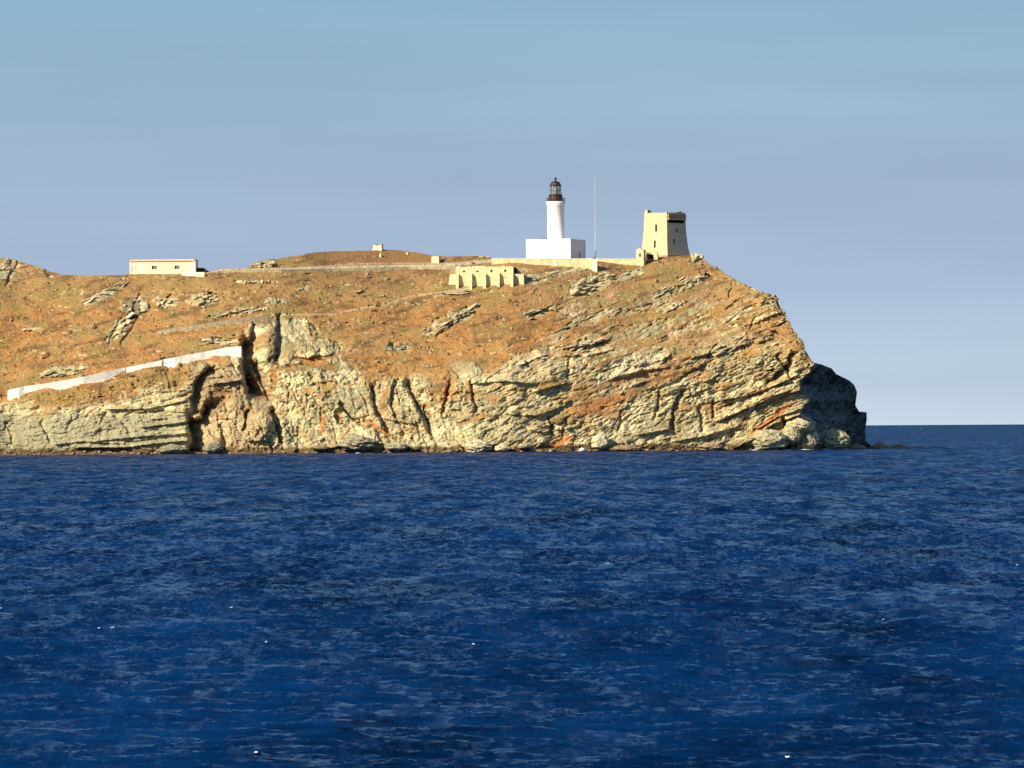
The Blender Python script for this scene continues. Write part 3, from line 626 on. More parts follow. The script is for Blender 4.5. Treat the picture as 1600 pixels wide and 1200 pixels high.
boulder('boulder', 909, 705, 10, 6, 'white', 'small bright white boulder at the waterline below the lighthouse', 'boulder', None, -2.2, .2)
SK = 'low rocks off the point'
for px, py, w, h, dy, lb, mt in ((1376, 699.6, 28, 8.5, -6, 'tallest brown rock off the point, touching the headland foot', 'rock_brown'), (1405, 699.6, 32, 5.5, -4, 'wide brown rock off the point, second from the headland', 'rock_brown'), (1437, 699.2, 18, 2.2, -2, 'lowest rock off the point, awash and farthest right', 'rock_brown'), (1336, 700.5, 30, 7, -6, 'low flat rock under the shaded cliff end', 'rock_brown')):
    boulder('sea_rock', px, py, w, h, mt, lb, 'rock', SK, dy, -.25 if px == 1376 else 0)
# small broken blocks along the foot of the cliff: too many to tell apart
mb = MB()
for i in range(420):
    px = rr.uniform(5, 1345); up_ = abs(rr.gauss(0, 3))+.5; g = ground(px, float(shore(px))-up_); s = rr.choice((.35, .5, .7, 1.0))
    pts = [p_+Vector((g.x, g.y-.3, g.z)) for p_ in rock_pts(s*1.6, s*1.2, s, 10, rr)]
    mb.hull(pts)
tag(mb.build('shore_rubble', M['rock_brown']), 'broken stones heaped along the waterline', 'rubble', kind='stuff')
mb = MB()
for i in range(480):
    px = rr.uniform(3, 1230); py = rr.uniform(408, 620)
    if py < np.interp(px, cx_, cy_)+6 or py > interp2(CLIFF, px)+6: continue
    if rr.random() < .4*(px < 800): continue
    g = ground(px, py); s = rr.choice((.2, .3, .3, .45, .7)); pts = [p_+Vector((g.x, g.y, g.z+.05)) for p_ in rock_pts(s*rr.uniform(1.5, 3), s*1.4, s, 9, rr)]
    mb.hull(pts)
tag(mb.build('loose_stones', M['rock_pale']), 'pale stones scattered over the dry grass', 'stones', kind='stuff')
# tussocks of dry grass and low scrub, scattered
mbv = []; mbf = []; cols = []
tus = [(.34, .20, .075), (.26, .15, .06), (.38, .21, .075), (.24, .18, .065), (.16, .10, .045), (.13, .085, .04)]
for i in range(3600):
    px = rng.uniform(0, 1235); py = rng.uniform(400, 640)
    if py < np.interp(px, cx_, cy_)+1.5 or py > interp2(CLIFF, px)+8 or (760 < px < 935 and py < 416) or (698 < px < 822 and 414 < py < 456): continue
    ci = int(np.argmin(np.abs(botx-px))); t_ = (PY[ci, 0]-py)/(PY[ci, 0]-PY[ci, -1]); rj = int(np.clip(t_*(NR-1), 1, NR-2))
    if rk[ci, rj] > .5: continue
    g = P3[ci, rj]; s = rng.choice([.25, .35, .5, .8], p=[.35, .35, .22, .08])*(1.5 if rng.random() < .04 else 1); k0 = len(mbv); a0 = rng.uniform(0, 6)
    for j in range(6): a = a0+j*1.047; r_ = s*rng.uniform(.8, 1.3); mbv.append((g[0]+r_*math.cos(a), g[1]+r_*math.sin(a), g[2]-.15+.5*r_*math.sin(a)))
    for j in range(6): a = a0+.5+j*1.047; r_ = s*rng.uniform(.5, .8); mbv.append((g[0]+r_*math.cos(a), g[1]+r_*math.sin(a), g[2]+s*rng.uniform(.1, .6)))
    mbv.append((g[0], g[1], g[2]+s*.8)); cc = tus[rng.integers(0, 6)]; cols += [cc]*13
    for j in range(6): b = (j+1) % 6; mbf += [(k0+j, k0+b, k0+6+j), (k0+b, k0+6+b, k0+6+j), (k0+6+j, k0+6+b, k0+12)]
me = bpy.data.meshes.new('dry_scrub'); me.from_pydata(mbv, [], mbf); me.update()
a_ = me.attributes.new('tint', 'FLOAT_COLOR', 'POINT'); a_.data.foreach_set('color', [x for c_ in cols for x in (*c_, 1)])
tag(link('dry_scrub', me, attr_mat('scrub', .5, 4, .75, 1.2, 3)), 'rust and olive tufts of dry scrub on the slope', 'scrub', kind='stuff')
# whitecaps: flecks of foam lying on the crests
mb = MB()
for px, py, w, h in spots:
    r_ = ray(px, py); Ys = -CAMH/r_[2]; L = w*Ys/F; n_ = max(4, int(w*1.6))
    for k_ in range(n_):
        x = r_[0]*Ys+rr.gauss(0, .35)*L; y = Ys+rr.gauss(0, .12)
        iu = int(np.argmin(np.abs(us-x/y*F))); iv = int(np.argmin(np.abs(vs-CAMH*F/y))); zz = Z[iu, iv]
        mb.hull([p_+Vector((x, y, zz+.05)) for p_ in rock_pts(max(.06, L*rr.uniform(.2, .55)), .4, max(.04, .45*Ys/F*rr.uniform(.5, 1.3)*min(h, 1.2)), 10, rr)])
tag(mb.build('whitecaps', M['foam'], smooth=True), 'tiny white foam flecks on the wave crests', 'foam', kind='stuff')
# surf
mb = MB()
for px, py, w in ((1258, 701.5, 26), (1290, 701, 14), (1368, 700, 14), (1391, 699.6, 7), (1414, 699.8, 12), (1438, 699.2, 20), (1443, 698.6, 6), (1180, 703, 10), (1230, 702, 12), (1320, 700.8, 8), (560, 708.2, 8), (1347, 700.5, 8)):
    r_ = ray(px, py); Ys = -CAMH/r_[2]; Ys = min(Ys, ground(min(px, 1350), float(shore(min(px, 1350)))-1).y-2.5) if px < 1362 else Ys
    q = at(px, py, Ys); L = w*Ys/F
    for k_ in range(max(3, int(w/2))):
        pts = [p_+Vector((q.x+rr.uniform(-.5, .5)*L, q.y+rr.uniform(-1, .5), rr.uniform(.0, .12))) for p_ in rock_pts(rr.uniform(.4, 1.1), .8, rr.uniform(.12, .35), 12, rr)]
        mb.hull(pts)
tag(mb.build('surf', M['foam'], smooth=True), 'thin white surf breaking on the point and low rocks', 'surf', kind='stuff')

# ------------------------------------------------------------------ lighthouse
gy = ground(870, 413).y
YL = gy+17; sL = YL/F; base = at(868.7, 403.5, YL)
lh = empty('lighthouse', base, math.radians(-19.5), 'white round lighthouse with dark lantern rising from a square white building', 'lighthouse')
w2 = 93/2*sL/(math.cos(math.radians(19.5))+math.sin(math.radians(19.5))); hb = 29*sL
mb = MB()
def flatface(mb, ax, hw, z0, z1, holes, depth, nu=2):
    """ax: 0 front(-y), 1 right(+x), 2 back, 3 left"""
    R_ = Matrix.Rotation(ax*math.pi/2, 3, 'Z'); wallgrid(mb, [-hw, hw], [z0, z1], lambda u_, z_: R_ @ Vector((u_, -hw, z_)), R_ @ Vector((0, 1, 0)), holes, depth)
lhw = [(-.55, .55, 1.9, 3.7)]
for ax in range(4): flatface(mb, ax, w2-.12, -5, hb-.5, [(-4.4, -3.6, 2.4, 3.8), (3.6, 4.4, 2.4, 3.8)] if ax == 2 else [], .25)
mb.build('base_building', M['white'], lh)
mb = MB(); mb.box(-w2, w2, -w2, w2, hb-.5, hb-.05); mb.box(-w2+.15, w2-.15, -w2+.15, w2-.15, hb-.05, hb+.02); mb.build('roof', M['white'], lh)
for s_ in ((-w2-.03, -w2+.55, -w2-.03, -w2+.55), (w2-.55, w2+.03, -w2-.03, -w2+.55), (w2-.55, w2+.03, w2-.55, w2+.03), (-w2-.03, -w2+.55, w2-.55, w2+.03)):
    mb = MB(); mb.box(*s_, -4, hb-.52); mb.build('corner_pilaster', M['white'], lh)
for ax in (2,):
    for u_ in (-4, 4):
        mb = MB(); mb.box(u_-.42, u_+.42, -w2+.30, -w2+.36, 2.35, 3.85, Matrix.Rotation(ax*math.pi/2, 4, 'Z')); mb.build('window', M['shutter'], lh)
mb = MB(); mb.box(1.5, 2.5, -.08, .0, 0, 2.1, Matrix.Rotation(math.pi/2, 4, 'Z') @ Matrix.Translation((0, -w2+.1, 0))); mb.build('door', M['masonry_dark'], lh)
tz = lambda y: (403.5-y)*sL
r1, r0 = 13.2*sL, 13.9*sL
mb = MB(); mb.lathe([(r0, hb-.6), (r0, hb+.35), (r0-.12, hb+.45), (r1, tz(322.5)), (r1+.12, tz(322)), (r1+.15, tz(320)), (15.2*sL, tz(317.5)), (15.4*sL, tz(315.2)), (15.0*sL, tz(315))], 48); mb.build('tower', M['white'], lh, True)
for k_, zz in enumerate((10.0, 14.5)):
    a = math.radians(35); Mx = Matrix.Rotation(a, 4, 'Z'); mb = MB(); mb.box(-.22, .22, -r0-.02, -r0+.3, zz, zz+1.0, Mx)
mb = MB(); mb.lathe([(14.6*sL, tz(315)), (14.7*sL, tz(314.6)), (14.7*sL, tz(313.6)), (10.6*sL, tz(313.5))], 32); gal = mb.build('gallery', M['iron'], lh)
mb = MB()
for i in range(20):
    t = i/20*2*math.pi; R_ = 14.2*sL; p0 = (R_*math.cos(t), R_*math.sin(t), tz(313.6)); mb.tube(p0, (p0[0], p0[1], tz(309.4)), .06, n=4)
for zz in (309.4, 311.5):
    for i in range(20):
        t, t2 = i/20*2*math.pi, (i+1)/20*2*math.pi; mb.tube((R_*math.cos(t), R_*math.sin(t), tz(zz)), (R_*math.cos(t2), R_*math.sin(t2), tz(zz)), .06, n=4)
mb.build('railing', M['iron'], gal)
mb = MB(); mb.lathe([(10.7*sL, tz(313.5)), (10.6*sL, tz(305.2)), (11.0*sL, tz(305)), (11.0*sL, tz(304.2)), (8.5*sL, tz(304.1))], 32); mb.build('lantern_base', M['iron'], lh, False)
lan = MB(); rl = 8.6*sL
for i in range(12):
    t, t2 = i/12*2*math.pi, (i+1)/12*2*math.pi; p0, p1 = (rl*math.cos(t), rl*math.sin(t)), (rl*math.cos(t2), rl*math.sin(t2))
    lan.tube((*p0, tz(304.1)), (*p0, tz(290)), .085, n=4)
    for zz in (303.7, 297, 290.3): lan.tube((*p0, tz(zz)), (*p1, tz(zz)), .07, n=4)
lanf = lan.build('lantern_frame', M['black'], lh)
for i in range(12):
    t, t2 = i/12*2*math.pi, (i+1)/12*2*math.pi; mb = MB(); q = .98*rl
    mb.quad((q*math.cos(t), q*math.sin(t), tz(304)), (q*math.cos(t2), q*math.sin(t2), tz(304)), (q*math.cos(t2), q*math.sin(t2), tz(290.2)), (q*math.cos(t), q*math.sin(t), tz(290.2))); mb.build('pane', M['glass'], lanf)
mb = MB(); mb.lathe([(3.2*sL, tz(304)), (4.4*sL, tz(302)), (5.0*sL, tz(298)), (5.0*sL, tz(296)), (4.4*sL, tz(292.5)), (2.6*sL, tz(291.4))], 20); mb.build('lens', M['brass'], lh, True)
dome = [(9.4*sL, tz(290.3)), (9.5*sL, tz(289.4)), (8.2*sL, tz(288.4))]+[(8.0*sL*math.cos(a), tz(288.2)+5.6*sL*math.sin(a)) for a in np.linspace(.1, 1.25, 7)]+[(1.2*sL, tz(282.4)), (1.0*sL, tz(280.6))]
mb = MB(); mb.lathe(dome, 32); dm = mb.build('dome', M['iron'], lh, True)
mb = MB(); mb.lathe([(2.0*sL*math.cos(a), tz(279.4)+2.0*sL*math.sin(a)) for a in np.linspace(-1.4, 1.4, 9)], 14); mb.build('finial', M['black'], dm, True)
mb = MB(); mb.tube((0, 0, tz(277.6)), (0, 0, tz(271)), .05, .02, 4); mb.build('lightning_rod', M['black'], dm)
for (px0, px1, h_) in ((836, 840, .25), (840.5, 848, .45), (849, 855.5, .75)):
    x0, x1 = (px0-868.7)*sL/.94, (px1-868.7)*sL/.94; mb = MB(); mb.box(x0+.8, x1+.8, 1.5, 3.5, hb+.02, hb+.02+h_); mb.box(x0+.6, x1+1.0, 1.3, 3.7, hb+.02+h_, hb+.14+h_); mb.build('roof_housing', M['black'], lh)

# terrace wall in front of the lighthouse
def strip_wall(name, pts, th, mt, label, cat, coping=None, group=None, down=1.5, extra_y=0.0, dyn=None):
    """pts: photo (px, bottom row, top row); stands on the ground along the line"""
    g0 = ground(pts[0][0], pts[0][1]); t = empty(name, g0, 0, label, cat, group); mb = MB(); cp = MB()
    P_ = []
    raw = []; smo = []
    for p_ in pts:
        c0 = int(np.argmin(np.abs(botx-p_[0]))); r0 = int(np.argmin(np.abs(PY[c0]-p_[1]))); raw.append(Y[c0, r0]); smo.append(Ysmooth[c0, r0])
    sft = max(-2.5, float(np.percentile(np.array(raw)-np.array(smo), 30))-.2); fit = [v_+sft for v_ in smo]; shift = 0
    for (px, pb, pt), fy in zip(pts, fit):
        Yw = fy+shift-.3+extra_y if dyn is None else np.interp(px, dyn[0], dyn[1]); b = at(px, pb, Yw)-g0; u_ = at(px, pt, Yw)-g0; P_.append((b+Vector((0, 0, -down)), u_))
    for (b0, u0), (b1, u1) in zip(P_[:-1], P_[1:]):
        d = Vector((0, th, 0))
        mb.quad(b0, b1, u1, u0); mb.quad(b1+d, b0+d, u0+d, u1+d); mb.quad(u0, u1, u1+d, u0+d)
        if coping:
            e = Vector((0, -.12, 0)); f_ = Vector((0, th+.12, 0)); z_ = Vector((0, 0, .004)); h_ = Vector((0, 0, coping))
            cp.quad(u0+e+z_, u1+e+z_, u1+e+h_, u0+e+h_); cp.quad(u0+e+h_, u1+e+h_, u1+f_+h_, u0+f_+h_); cp.quad(u1+e+z_, u0+e+z_, u0+z_, u1+z_); cp.quad(u1+f_+z_, u0+f_+z_, u0+f_+h_, u1+f_+h_)
    b, u_ = P_[0]; mb.quad(b+d, b, u_, u_+d); b, u_ = P_[-1]; mb.quad(b, b+d, u_+d, u_)
    mb.build('wall', M[mt], t)
    if coping: cp.build('coping', M['coping'], t)
    return t
yw = [ground(x_, 414).y for x_ in (775, 850, 925)]; ym = min(yw)-.6
tw = strip_wall('terrace_wall', [(768, 408, 404.6), (777, 415, 404.2), (800, 416, 404.4), (850, 417, 404.6), (890, 418, 404.8), (924, 417.5, 404.6)], .6, 'plaster', 'long cream retaining wall with a white coping under the lighthouse', 'wall', .22, dyn=([760, 925], [ym+1.6, ym+1.3]), down=2.5)
t_o = Vector(tw.location); Yb_ = ym+1.26
mb = MB(); a, b, c_ = at(920, 417, Yb_)-t_o, at(928.5, 417, Yb_)-t_o, at(928.5, 404.8, Yb_)-t_o; a2 = at(920, 404.8, Yb_)-t_o
mb.box(a.x, b.x, a.y-.06, a.y+1.6, a.z-2, c_.z+.1); mb.build('end_pier', M['plaster'], tw)
mb = MB(); a = at(864, 416, Yb_)-t_o; b = at(871, 406.5, Yb_)-t_o; mb.box(a.x, b.x, a.y-.03, a.y+.4, a.z-2, b.z); mb.build('pale_patch', M['coping'], tw)
mb = MB(); P0, P1 = at(925.5, 409, Yb_)-t_o, at(933, 402.5, Yb_)-t_o
for i in range(6):
    f0 = i/6; x0 = P0.x+(P1.x-P0.x)*f0; mb.box(x0, x0+(P1.x-P0.x)/6, P0.y-.9, P0.y-.1, P0.z-4, P0.z+(P1.z-P0.z)*(i+1)/6)
st_ = empty('terrace_steps', t_o, 0, 'short stair between the white terrace pier and the lower cream wall', 'steps'); mb.build('step_flight', M['coping'], st_)
yq = ground(960, 411).y-.8
strip_wall('boundary_wall', [(931, 413.5, 404.4), (950, 412.5, 404.6), (970, 411.5, 404.8), (995, 412, 404.2)], .6, 'plaster', 'lower cream wall running from the terrace steps to the tower gatehouse', 'wall', .15, dyn=([931, 995], [yq+.5, yq]), down=2.5)

# radio mast
YM = gy+22; sM = YM/F; mo = at(930.5, 404, YM); mast = empty('radio_mast', mo, .3, 'very thin tall lattice mast between the lighthouse and the square tower', 'mast')
hm = (404-269)*sM; mb = MB(); cr = [(.21*math.cos(a), .21*math.sin(a)) for a in (0, 2.094, 4.189)]
for x_, y_ in cr: mb.tube((x_, y_, -2), (x_*.5, y_*.5, hm*.93), .04, .03, 4)
mb.build('upright', M['mast'], mast)
mb = MB(); nb = 26
for i in range(nb):
    for j in range(3):
        f0, f1 = i/nb, (i+1)/nb; k0, k1 = 1-.5*f0, 1-.5*f1; (x0, y0), (x1, y1) = cr[j], cr[(j+1) % 3]
        mb.tube((x0*k0, y0*k0, f0*hm*.93), (x1*k1, y1*k1, f1*hm*.93), .022, n=3)
mb.build('bracing', M['mast'], mast)
mb = MB(); mb.tube((0, 0, hm*.9), (0, 0, hm), .03, .015, 4); mb.build('aerial', M['mast'], mast)
mb = MB(); mb.box(-.5, .5, -.5, .5, -2, .5); mb.build('footing', M['white'], mast)

# ------------------------------------------------------------------ square stone tower
YT = ground(1040, 404).y+12; sT = YT/F; tb0 = at(1039.2, 402, YT); TH = math.radians(-41)
st = empty('stone_tower', tb0, TH, 'square flaring stone watchtower with slit windows near the cliff edge', 'tower')
zt = lambda y: (402-y)*sT
cs = math.cos(-TH)+math.sin(-TH)
def half(z):                                   # half width of the section by height
    tab = [(402, 79), (395, 76.5), (388, 73), (379, 70.4), (370, 68.0), (358, 66.0), (345, 64.8), (333, 63.8)]
    ys = [t_[0] for t_ in tab][::-1]; hw_ = [t_[1] for t_ in tab][::-1]
    return float(np.interp(402-z/sT, ys, hw_))*sT/2/cs
mb = MB(); zs = [-5]+[zt(y_) for y_ in (402, 398, 395, 391, 388, 383, 379, 374, 370, 364, 358, 351, 345, 338, 334)]
def tface(ax, holes):
    R_ = Matrix.Rotation(ax*math.pi/2, 3, 'Z'); wallgrid(mb, [-1, -.5, 0, .5, 1], zs, lambda u_, z_: R_ @ Vector((u_*half(z_), -half(z_), z_)), R_ @ Vector((0, 1, 0)), holes, .9)
cxF = lambda px: ((px-1007)/(1041-1007))*2-1
tface(0, [(cxF(1024.0)-.02, cxF(1026.6), zt(362.5), zt(351.5)), (cxF(1022.8), cxF(1025.4), zt(388), zt(376.3))])
cxR = lambda px: ((px-1042)/(1071-1042))*2-1
tface(1, [(-.86, .93, zt(349.3), zt(343.3)), (cxR(1055.3), cxR(1058.0), zt(363), zt(357.5)), (cxR(1050.5), cxR(1053.4), zt(383.3), zt(374.3))]); tface(2, []); tface(3, [])
mb.build('shaft', M['masonry'], st)
for ax, (u0, u1, z0, z1) in ((0, (cxF(1023.5), cxF(1027), 362.8, 351)), (0, (cxF(1022.4), cxF(1026), 388.5, 376)), (1, (cxR(1055), cxR(1058.4), 363.3, 357.2)), (1, (cxR(1050.2), cxR(1053.8), 383.6, 374))):
    mb = MB(); h_ = half(zt(z0)); mb.box(u0*h_, u1*h_, -h_+.85+.02, -h_+1.5, zt(z0), zt(z1), Matrix.Rotation(ax*math.pi/2, 4, 'Z')); mb.build('window', M['dark'], st)
    mb = MB(); mb.box(u0*h_-.05, u1*h_+.05, -half((zt(z0)+zt(z1))/2)-.1, -half((zt(z0)+zt(z1))/2)+.2, zt(z0)-.22, zt(z0)+.02, Matrix.Rotation(ax*math.pi/2, 4, 'Z')); mb.build('sill', M['masonry_dark'], st)
ht = half(zt(334))
mb = MB(); mb.box(-ht+.02, ht-.02, -ht+.02, ht-.02, zt(336), zt(335.2)); mb.build('roof_terrace', M['rubble'], st)
# broken parapet, stone by stone
prp = [MB() for _ in range(4)]
for ax in range(4):
    x_ = -ht
    while x_ < ht-.3:
        w_ = rr.uniform(.45, .9); h_ = rr.uniform(.0, .22)
        if ax == 1: h_ = .25*rr.random()+.45*math.exp(-((x_-1.6)/1.4)**2)
        if ax == 0: h_ = rr.uniform(0, .3)*(rr.random() < .6)
        m_ = MB(); m_.box(x_, min(ht, x_+w_)-.02, -ht+.005, -ht+.65, zt(334)+.002, zt(333.4)+h_, Matrix.Rotation(ax*math.pi/2, 4, 'Z'), (.03, .03, .03, .03)); m_.build('parapet_stone', M['masonry' if ax != 1 else 'rubble'], st); x_ += w_
# box machicolation on the right face
Mr = Matrix.Rotation(math.pi/2, 4, 'Z'); mb = MB(); mb.box(-ht+.45, ht-.15, -ht-.5, -ht+.05, zt(342.8), zt(335.2), Mr); mach = mb.build('machicolation', M['masonry_dark'], st)
mb = MB(); mb.box(-ht+.38, ht-.1, -ht-.62, -ht+.05, zt(342.8)-.28, zt(342.8)-.003, Mr); mb.build('ledge', M['masonry'], mach)
mb = MB(); mb.box(-ht+.38, ht-.1, -ht-.6, -ht+.05, zt(338.6), zt(338.1), Mr); mb.build('string_course', M['masonry'], mach)
mb = MB(); mb.box(-ht+.3, ht-.2, -ht+.75, -ht+.8, zt(350), zt(343), Mr); mb.build('shade_panel', M['dark'], st)  # near-black panel stands in for the shadow under the machicolation
# bell turret at the left corner
mb = MB(); mb.box(-ht+.1, -ht+1.35, -ht+.05, -ht+1.4, zt(334), zt(329.2), None, (.1, .1, .1, .1)); mb.box(-ht+.25, -ht+1.1, -ht+.2, -ht+1.2, zt(329.2), zt(327.8), None, (.25, .25, .25, .25)); tur = mb.build('corner_turret', M['masonry'], st)
mb = MB(); mb.box(-ht+1.36, -ht+1.9, -ht+.3, -ht+1.1, zt(334), zt(328.6)); mb.build('chimney', M['black'], tur)
mb = MB(); mb.box(-half(zt(402))-.35, half(zt(402))+.35, -half(zt(402))-.35, half(zt(402))+.35, -5, zt(399.8), None, (.15,)*4); mb.build('plinth', M['masonry_dark'], st)

# gatehouse in front of the tower
YG = ground(1002, 414).y+.5; sG = YG/F; g0 = at(1002, 416, YG); gh = empty('gatehouse', g0, math.radians(-20), 'small ruined cream gatehouse with one dark window at the left foot of the square tower', 'building')
zg = lambda y: (416-y)*sG; hwg = 1.25
mb = MB(); wallgrid(mb, [-hwg-.1, hwg], [-1.5, zg(391)], lambda u_, z_: Vector((u_, -hwg, z_)), (0, 1, 0), [(-.35, .3, zg(401.5), zg(396))], .5)
for ax in (1, 2, 3): flatface(mb, ax, hwg, -1.5, zg(391), [], .3)
mb.quad((-hwg, -hwg, zg(391)), (hwg, -hwg, zg(391)), (hwg, hwg, zg(391)), (-hwg, hwg, zg(391))); mb.build('wall', M['plaster'], gh)
mb = MB(); mb.box(-hwg-.25, hwg+.12, -hwg-.15, hwg, zg(391)+.004, zg(390), None, (.1,)*4); mb.box(-hwg+.1, hwg-.9, -hwg+.1, hwg-.2, zg(390), zg(388.3), None, (.3, .3, .3, .3)); mb.build('roof', M['plaster'], gh)
mb = MB(); mb.box(-.45, .4, -hwg+.5, -hwg+.6, zg(402), zg(395.6)); mb.build('window', M['dark'], gh)
YG2 = YG+2.2; s2 = YG2/F; g1 = at(1018, 404, YG2); gp_ = empty('entrance_porch', g1, 0, 'low porch with wide black opening between the gatehouse and the square tower', 'porch')
zp = lambda y: (404-y)*s2; xp = lambda x: (x-1018)*s2
mb = MB(); mb.box(xp(1010), xp(1024.4), 0, 3.6, zp(397.6), zp(392.5)); mb.build('lintel', M['plaster'], gp_)
mb = MB(); mb.box(xp(1021.2), xp(1027.4), -.3, .8, zp(406), zp(391)); mb.build('pier', M['plaster'], gp_)
mb = MB(); mb.box(xp(1010), xp(1021.2), 2.6, 3.0, zp(407), zp(397.6)); mb.build('back_wall', M['dark'], gp_)
mb = MB(); mb.box(xp(1027.4), xp(1030), .2, .7, zp(404), zp(393), None, (0, .5, 0, 0)); mb.build('side_wall', M['masonry'], gp_)

# ------------------------------------------------------------------ buttressed ruin
YR = ground(760, 446).y; sR = YR/F; r0_ = at(757, 446, YR); ru = empty('buttressed_building', r0_, math.radians(-3), 'long cream roofless building with five wedge buttresses and four small openings', 'building')
zr = lambda y: (446-y)*sR; xr = lambda x: (x-757)*sR
mb = MB(); holes = [(xr(x_-1.6), xr(x_+1.7), zr(425), zr(422+dy)) for x_, dy in ((725, 0.4), (746, .6), (768, -.3), (789.5, -.6))]
pits = [(xr(788), xr(790.6), zr(434.6), zr(433.6))]
wallgrid(mb, [xr(712.5), xr(802.3)], [zr(452)-2, zr(430), zr(416.6)], lambda u_, z_: Vector((u_, 0, z_)), (0, 1, 0), holes+pits, .6)
mb.quad((xr(712.5), 0, zr(416.6)), (xr(802.3), 0, zr(416.6)), (xr(802.3), 6, zr(416.6)), (xr(712.5), 6, zr(416.6)))
mb.quad((xr(802.3), 0, zr(454)-2), (xr(802.3), 6, zr(454)-2), (xr(802.3), 6, zr(416.6)), (xr(802.3), 0, zr(416.6)))
mb.quad((xr(712.5), 6, zr(454)), (xr(712.5), 0, zr(454)), (xr(712.5), 0, zr(416.6)), (xr(712.5), 6, zr(416.6)))
mb.build('front_wall', M['plaster'], ru)
x_ = xr(712.8)
while x_ < xr(801):
    w_ = rr.uniform(.5, 1.6)
    if rr.random() < .6: m_ = MB(); m_.box(x_, x_+w_-.05, .02, .7, zr(416.6)+.003, zr(416.6)+rr.uniform(.06, .38), None, (.04, .08, .02, .02)); m_.build('coping_stone', M['plaster'], ru)
    x_ += w_
for h_ in holes: mb = MB(); mb.box(h_[0]-.1, h_[1]+.1, .6, .7, h_[2]-.1, h_[3]+.1); mb.build('opening', M['dark'], ru)
for x0, x1, yt, yb in ((712.8, 717, 428.5, 447.5), (733.6, 738, 428, 448), (754.8, 759.8, 428, 451.5), (776.5, 781.2, 427, 454), (797.8, 802.4, 428.5, 451)):
    a, b = xr(x0), xr(x1); zb, z2 = zr(yb), zr(yt); D_ = 2.4; m_ = MB()
    P_ = [(a, -D_, zb-2.2), (b, -D_, zb-2.2), (b, .0, zb-2.2), (a, .0, zb-2.2), (a, -D_*.88, zb), (b, -D_*.88, zb), (a, -1.25, z2), (b, -1.25, z2), (a, -.003, z2+.25), (b, -.003, z2+.25)]
    m_.v = P_; m_.f = [(0, 1, 5, 4), (4, 5, 7, 6), (6, 7, 9, 8), (1, 2, 9, 7, 5), (3, 0, 4, 6, 8), (2, 3, 8, 9), (3, 2, 1, 0)]; m_.build('buttress', M['plaster'], ru)
mb = MB(); mb.box(xr(699), xr(712.4), .5, 1.1, zr(443)-2, zr(428.2), None, (.8, 0, 0, 0)); mb.build('wing_wall', M['plaster'], ru)
mb = MB(); mb.box(xr(703), xr(712.4), 1.6, 2.2, zr(432), zr(419.2)); mb.build('back_wall', M['greystone'], ru)
mb = MB(); mb.box(xr(802.6), xr(819), .5, 1.1, zr(446)-2, zr(428.4), None, (0, .1, 0, 0)); mb.build('wing_wall', M['plaster'], ru)
mb = MB(); mb.v = [(xr(803), 1.15, zr(429)), (xr(817), 1.15, zr(429)), (xr(808), 1.15, zr(418.6)), (xr(803), 1.15, zr(418.2))]; mb.f = [(0, 1, 2, 3)]
for v_ in list(mb.v): mb.v.append((v_[0], 3.5, v_[2]))
mb.f += [(1, 5, 6, 2), (2, 6, 7, 3), (0, 4, 5, 1)]; mb.build('dark_gap', M['dark'], ru)
mb = MB(); P_ = [(xr(807), 1.1, zr(418.6)), (xr(809.5), 1.1, zr(418.4)), (xr(819), 1.1, zr(429)), (xr(816.6), 1.1, zr(429))]
mb.quad(*P_[::-1]); mb.quad(*[(p_[0], .6, p_[2]) for p_ in P_]); mb.quad((P_[1][0], .6, P_[1][2]), (P_[2][0], .6, P_[2][2]), P_[2], P_[1]); mb.quad((P_[0][0], .6, P_[0][2]), (P_[3][0], .6, P_[3][2]), P_[3], P_[0]); mb.build('sloping_coping', M['greystone'], ru)

# ------------------------------------------------------------------ long low house
YH = ground(254, 429).y+4.0; sH = YH/F; h0 = at(254, 427, YH); ho = empty('long_house', h0, math.radians(-6), 'long low peach-coloured house with flat pink roof on the left skyline', 'house')
zh = lambda y: (427-y)*sH; xh = lambda x: (x-254)*sH
wins = [(xh(237), xh(245), zh(420.6), zh(415.2)), (xh(273.2), xh(281), zh(420.6), zh(415.0))]
mb = MB(); wallgrid(mb, [xh(202.5), xh(300)], [-3, zh(408.3)], lambda u_, z_: Vector((u_, 0, z_)), (0, 1, 0), wins+[(xh(205), xh(206.5), zh(425), zh(416)), (xh(211.3), xh(212.6), zh(420), zh(415))], .35)
D_ = 6
mb.quad((xh(202.5), D_, -3), (xh(202.5), 0, -3), (xh(202.5), 0, zh(408.3)), (xh(202.5), D_, zh(408.3))); mb.quad((xh(305.8), 0, -3), (xh(305.8), D_, -3), (xh(305.8), D_, zh(408.3)), (xh(305.8), 0, zh(408.3))); mb.quad((xh(305.8), D_, -3), (xh(202.5), D_, -3), (xh(202.5), D_, zh(408.3)), (xh(305.8), D_, zh(408.3)))
mb.build('wall', M['plaster_pink'], ho)
mb = MB(); mb.box(xh(300), xh(306), -.1, .5, -3, zh(408.3)); mb.build('pilaster', M['white'], ho)
mb = MB(); mb.box(xh(202), xh(205), -.12, .3, -3, zh(408.3)); mb.build('pilaster', M['coping'], ho)
mb = MB(); mb.box(xh(201.4), xh(306.6), -.45, D_+.4, zh(408.2), zh(406.8)); mb.box(xh(203), xh(305.5), -.15, D_, zh(406.8), zh(405.2), None, (.1, .3, .2, .2)); mb.build('roof', M['roof'], ho)
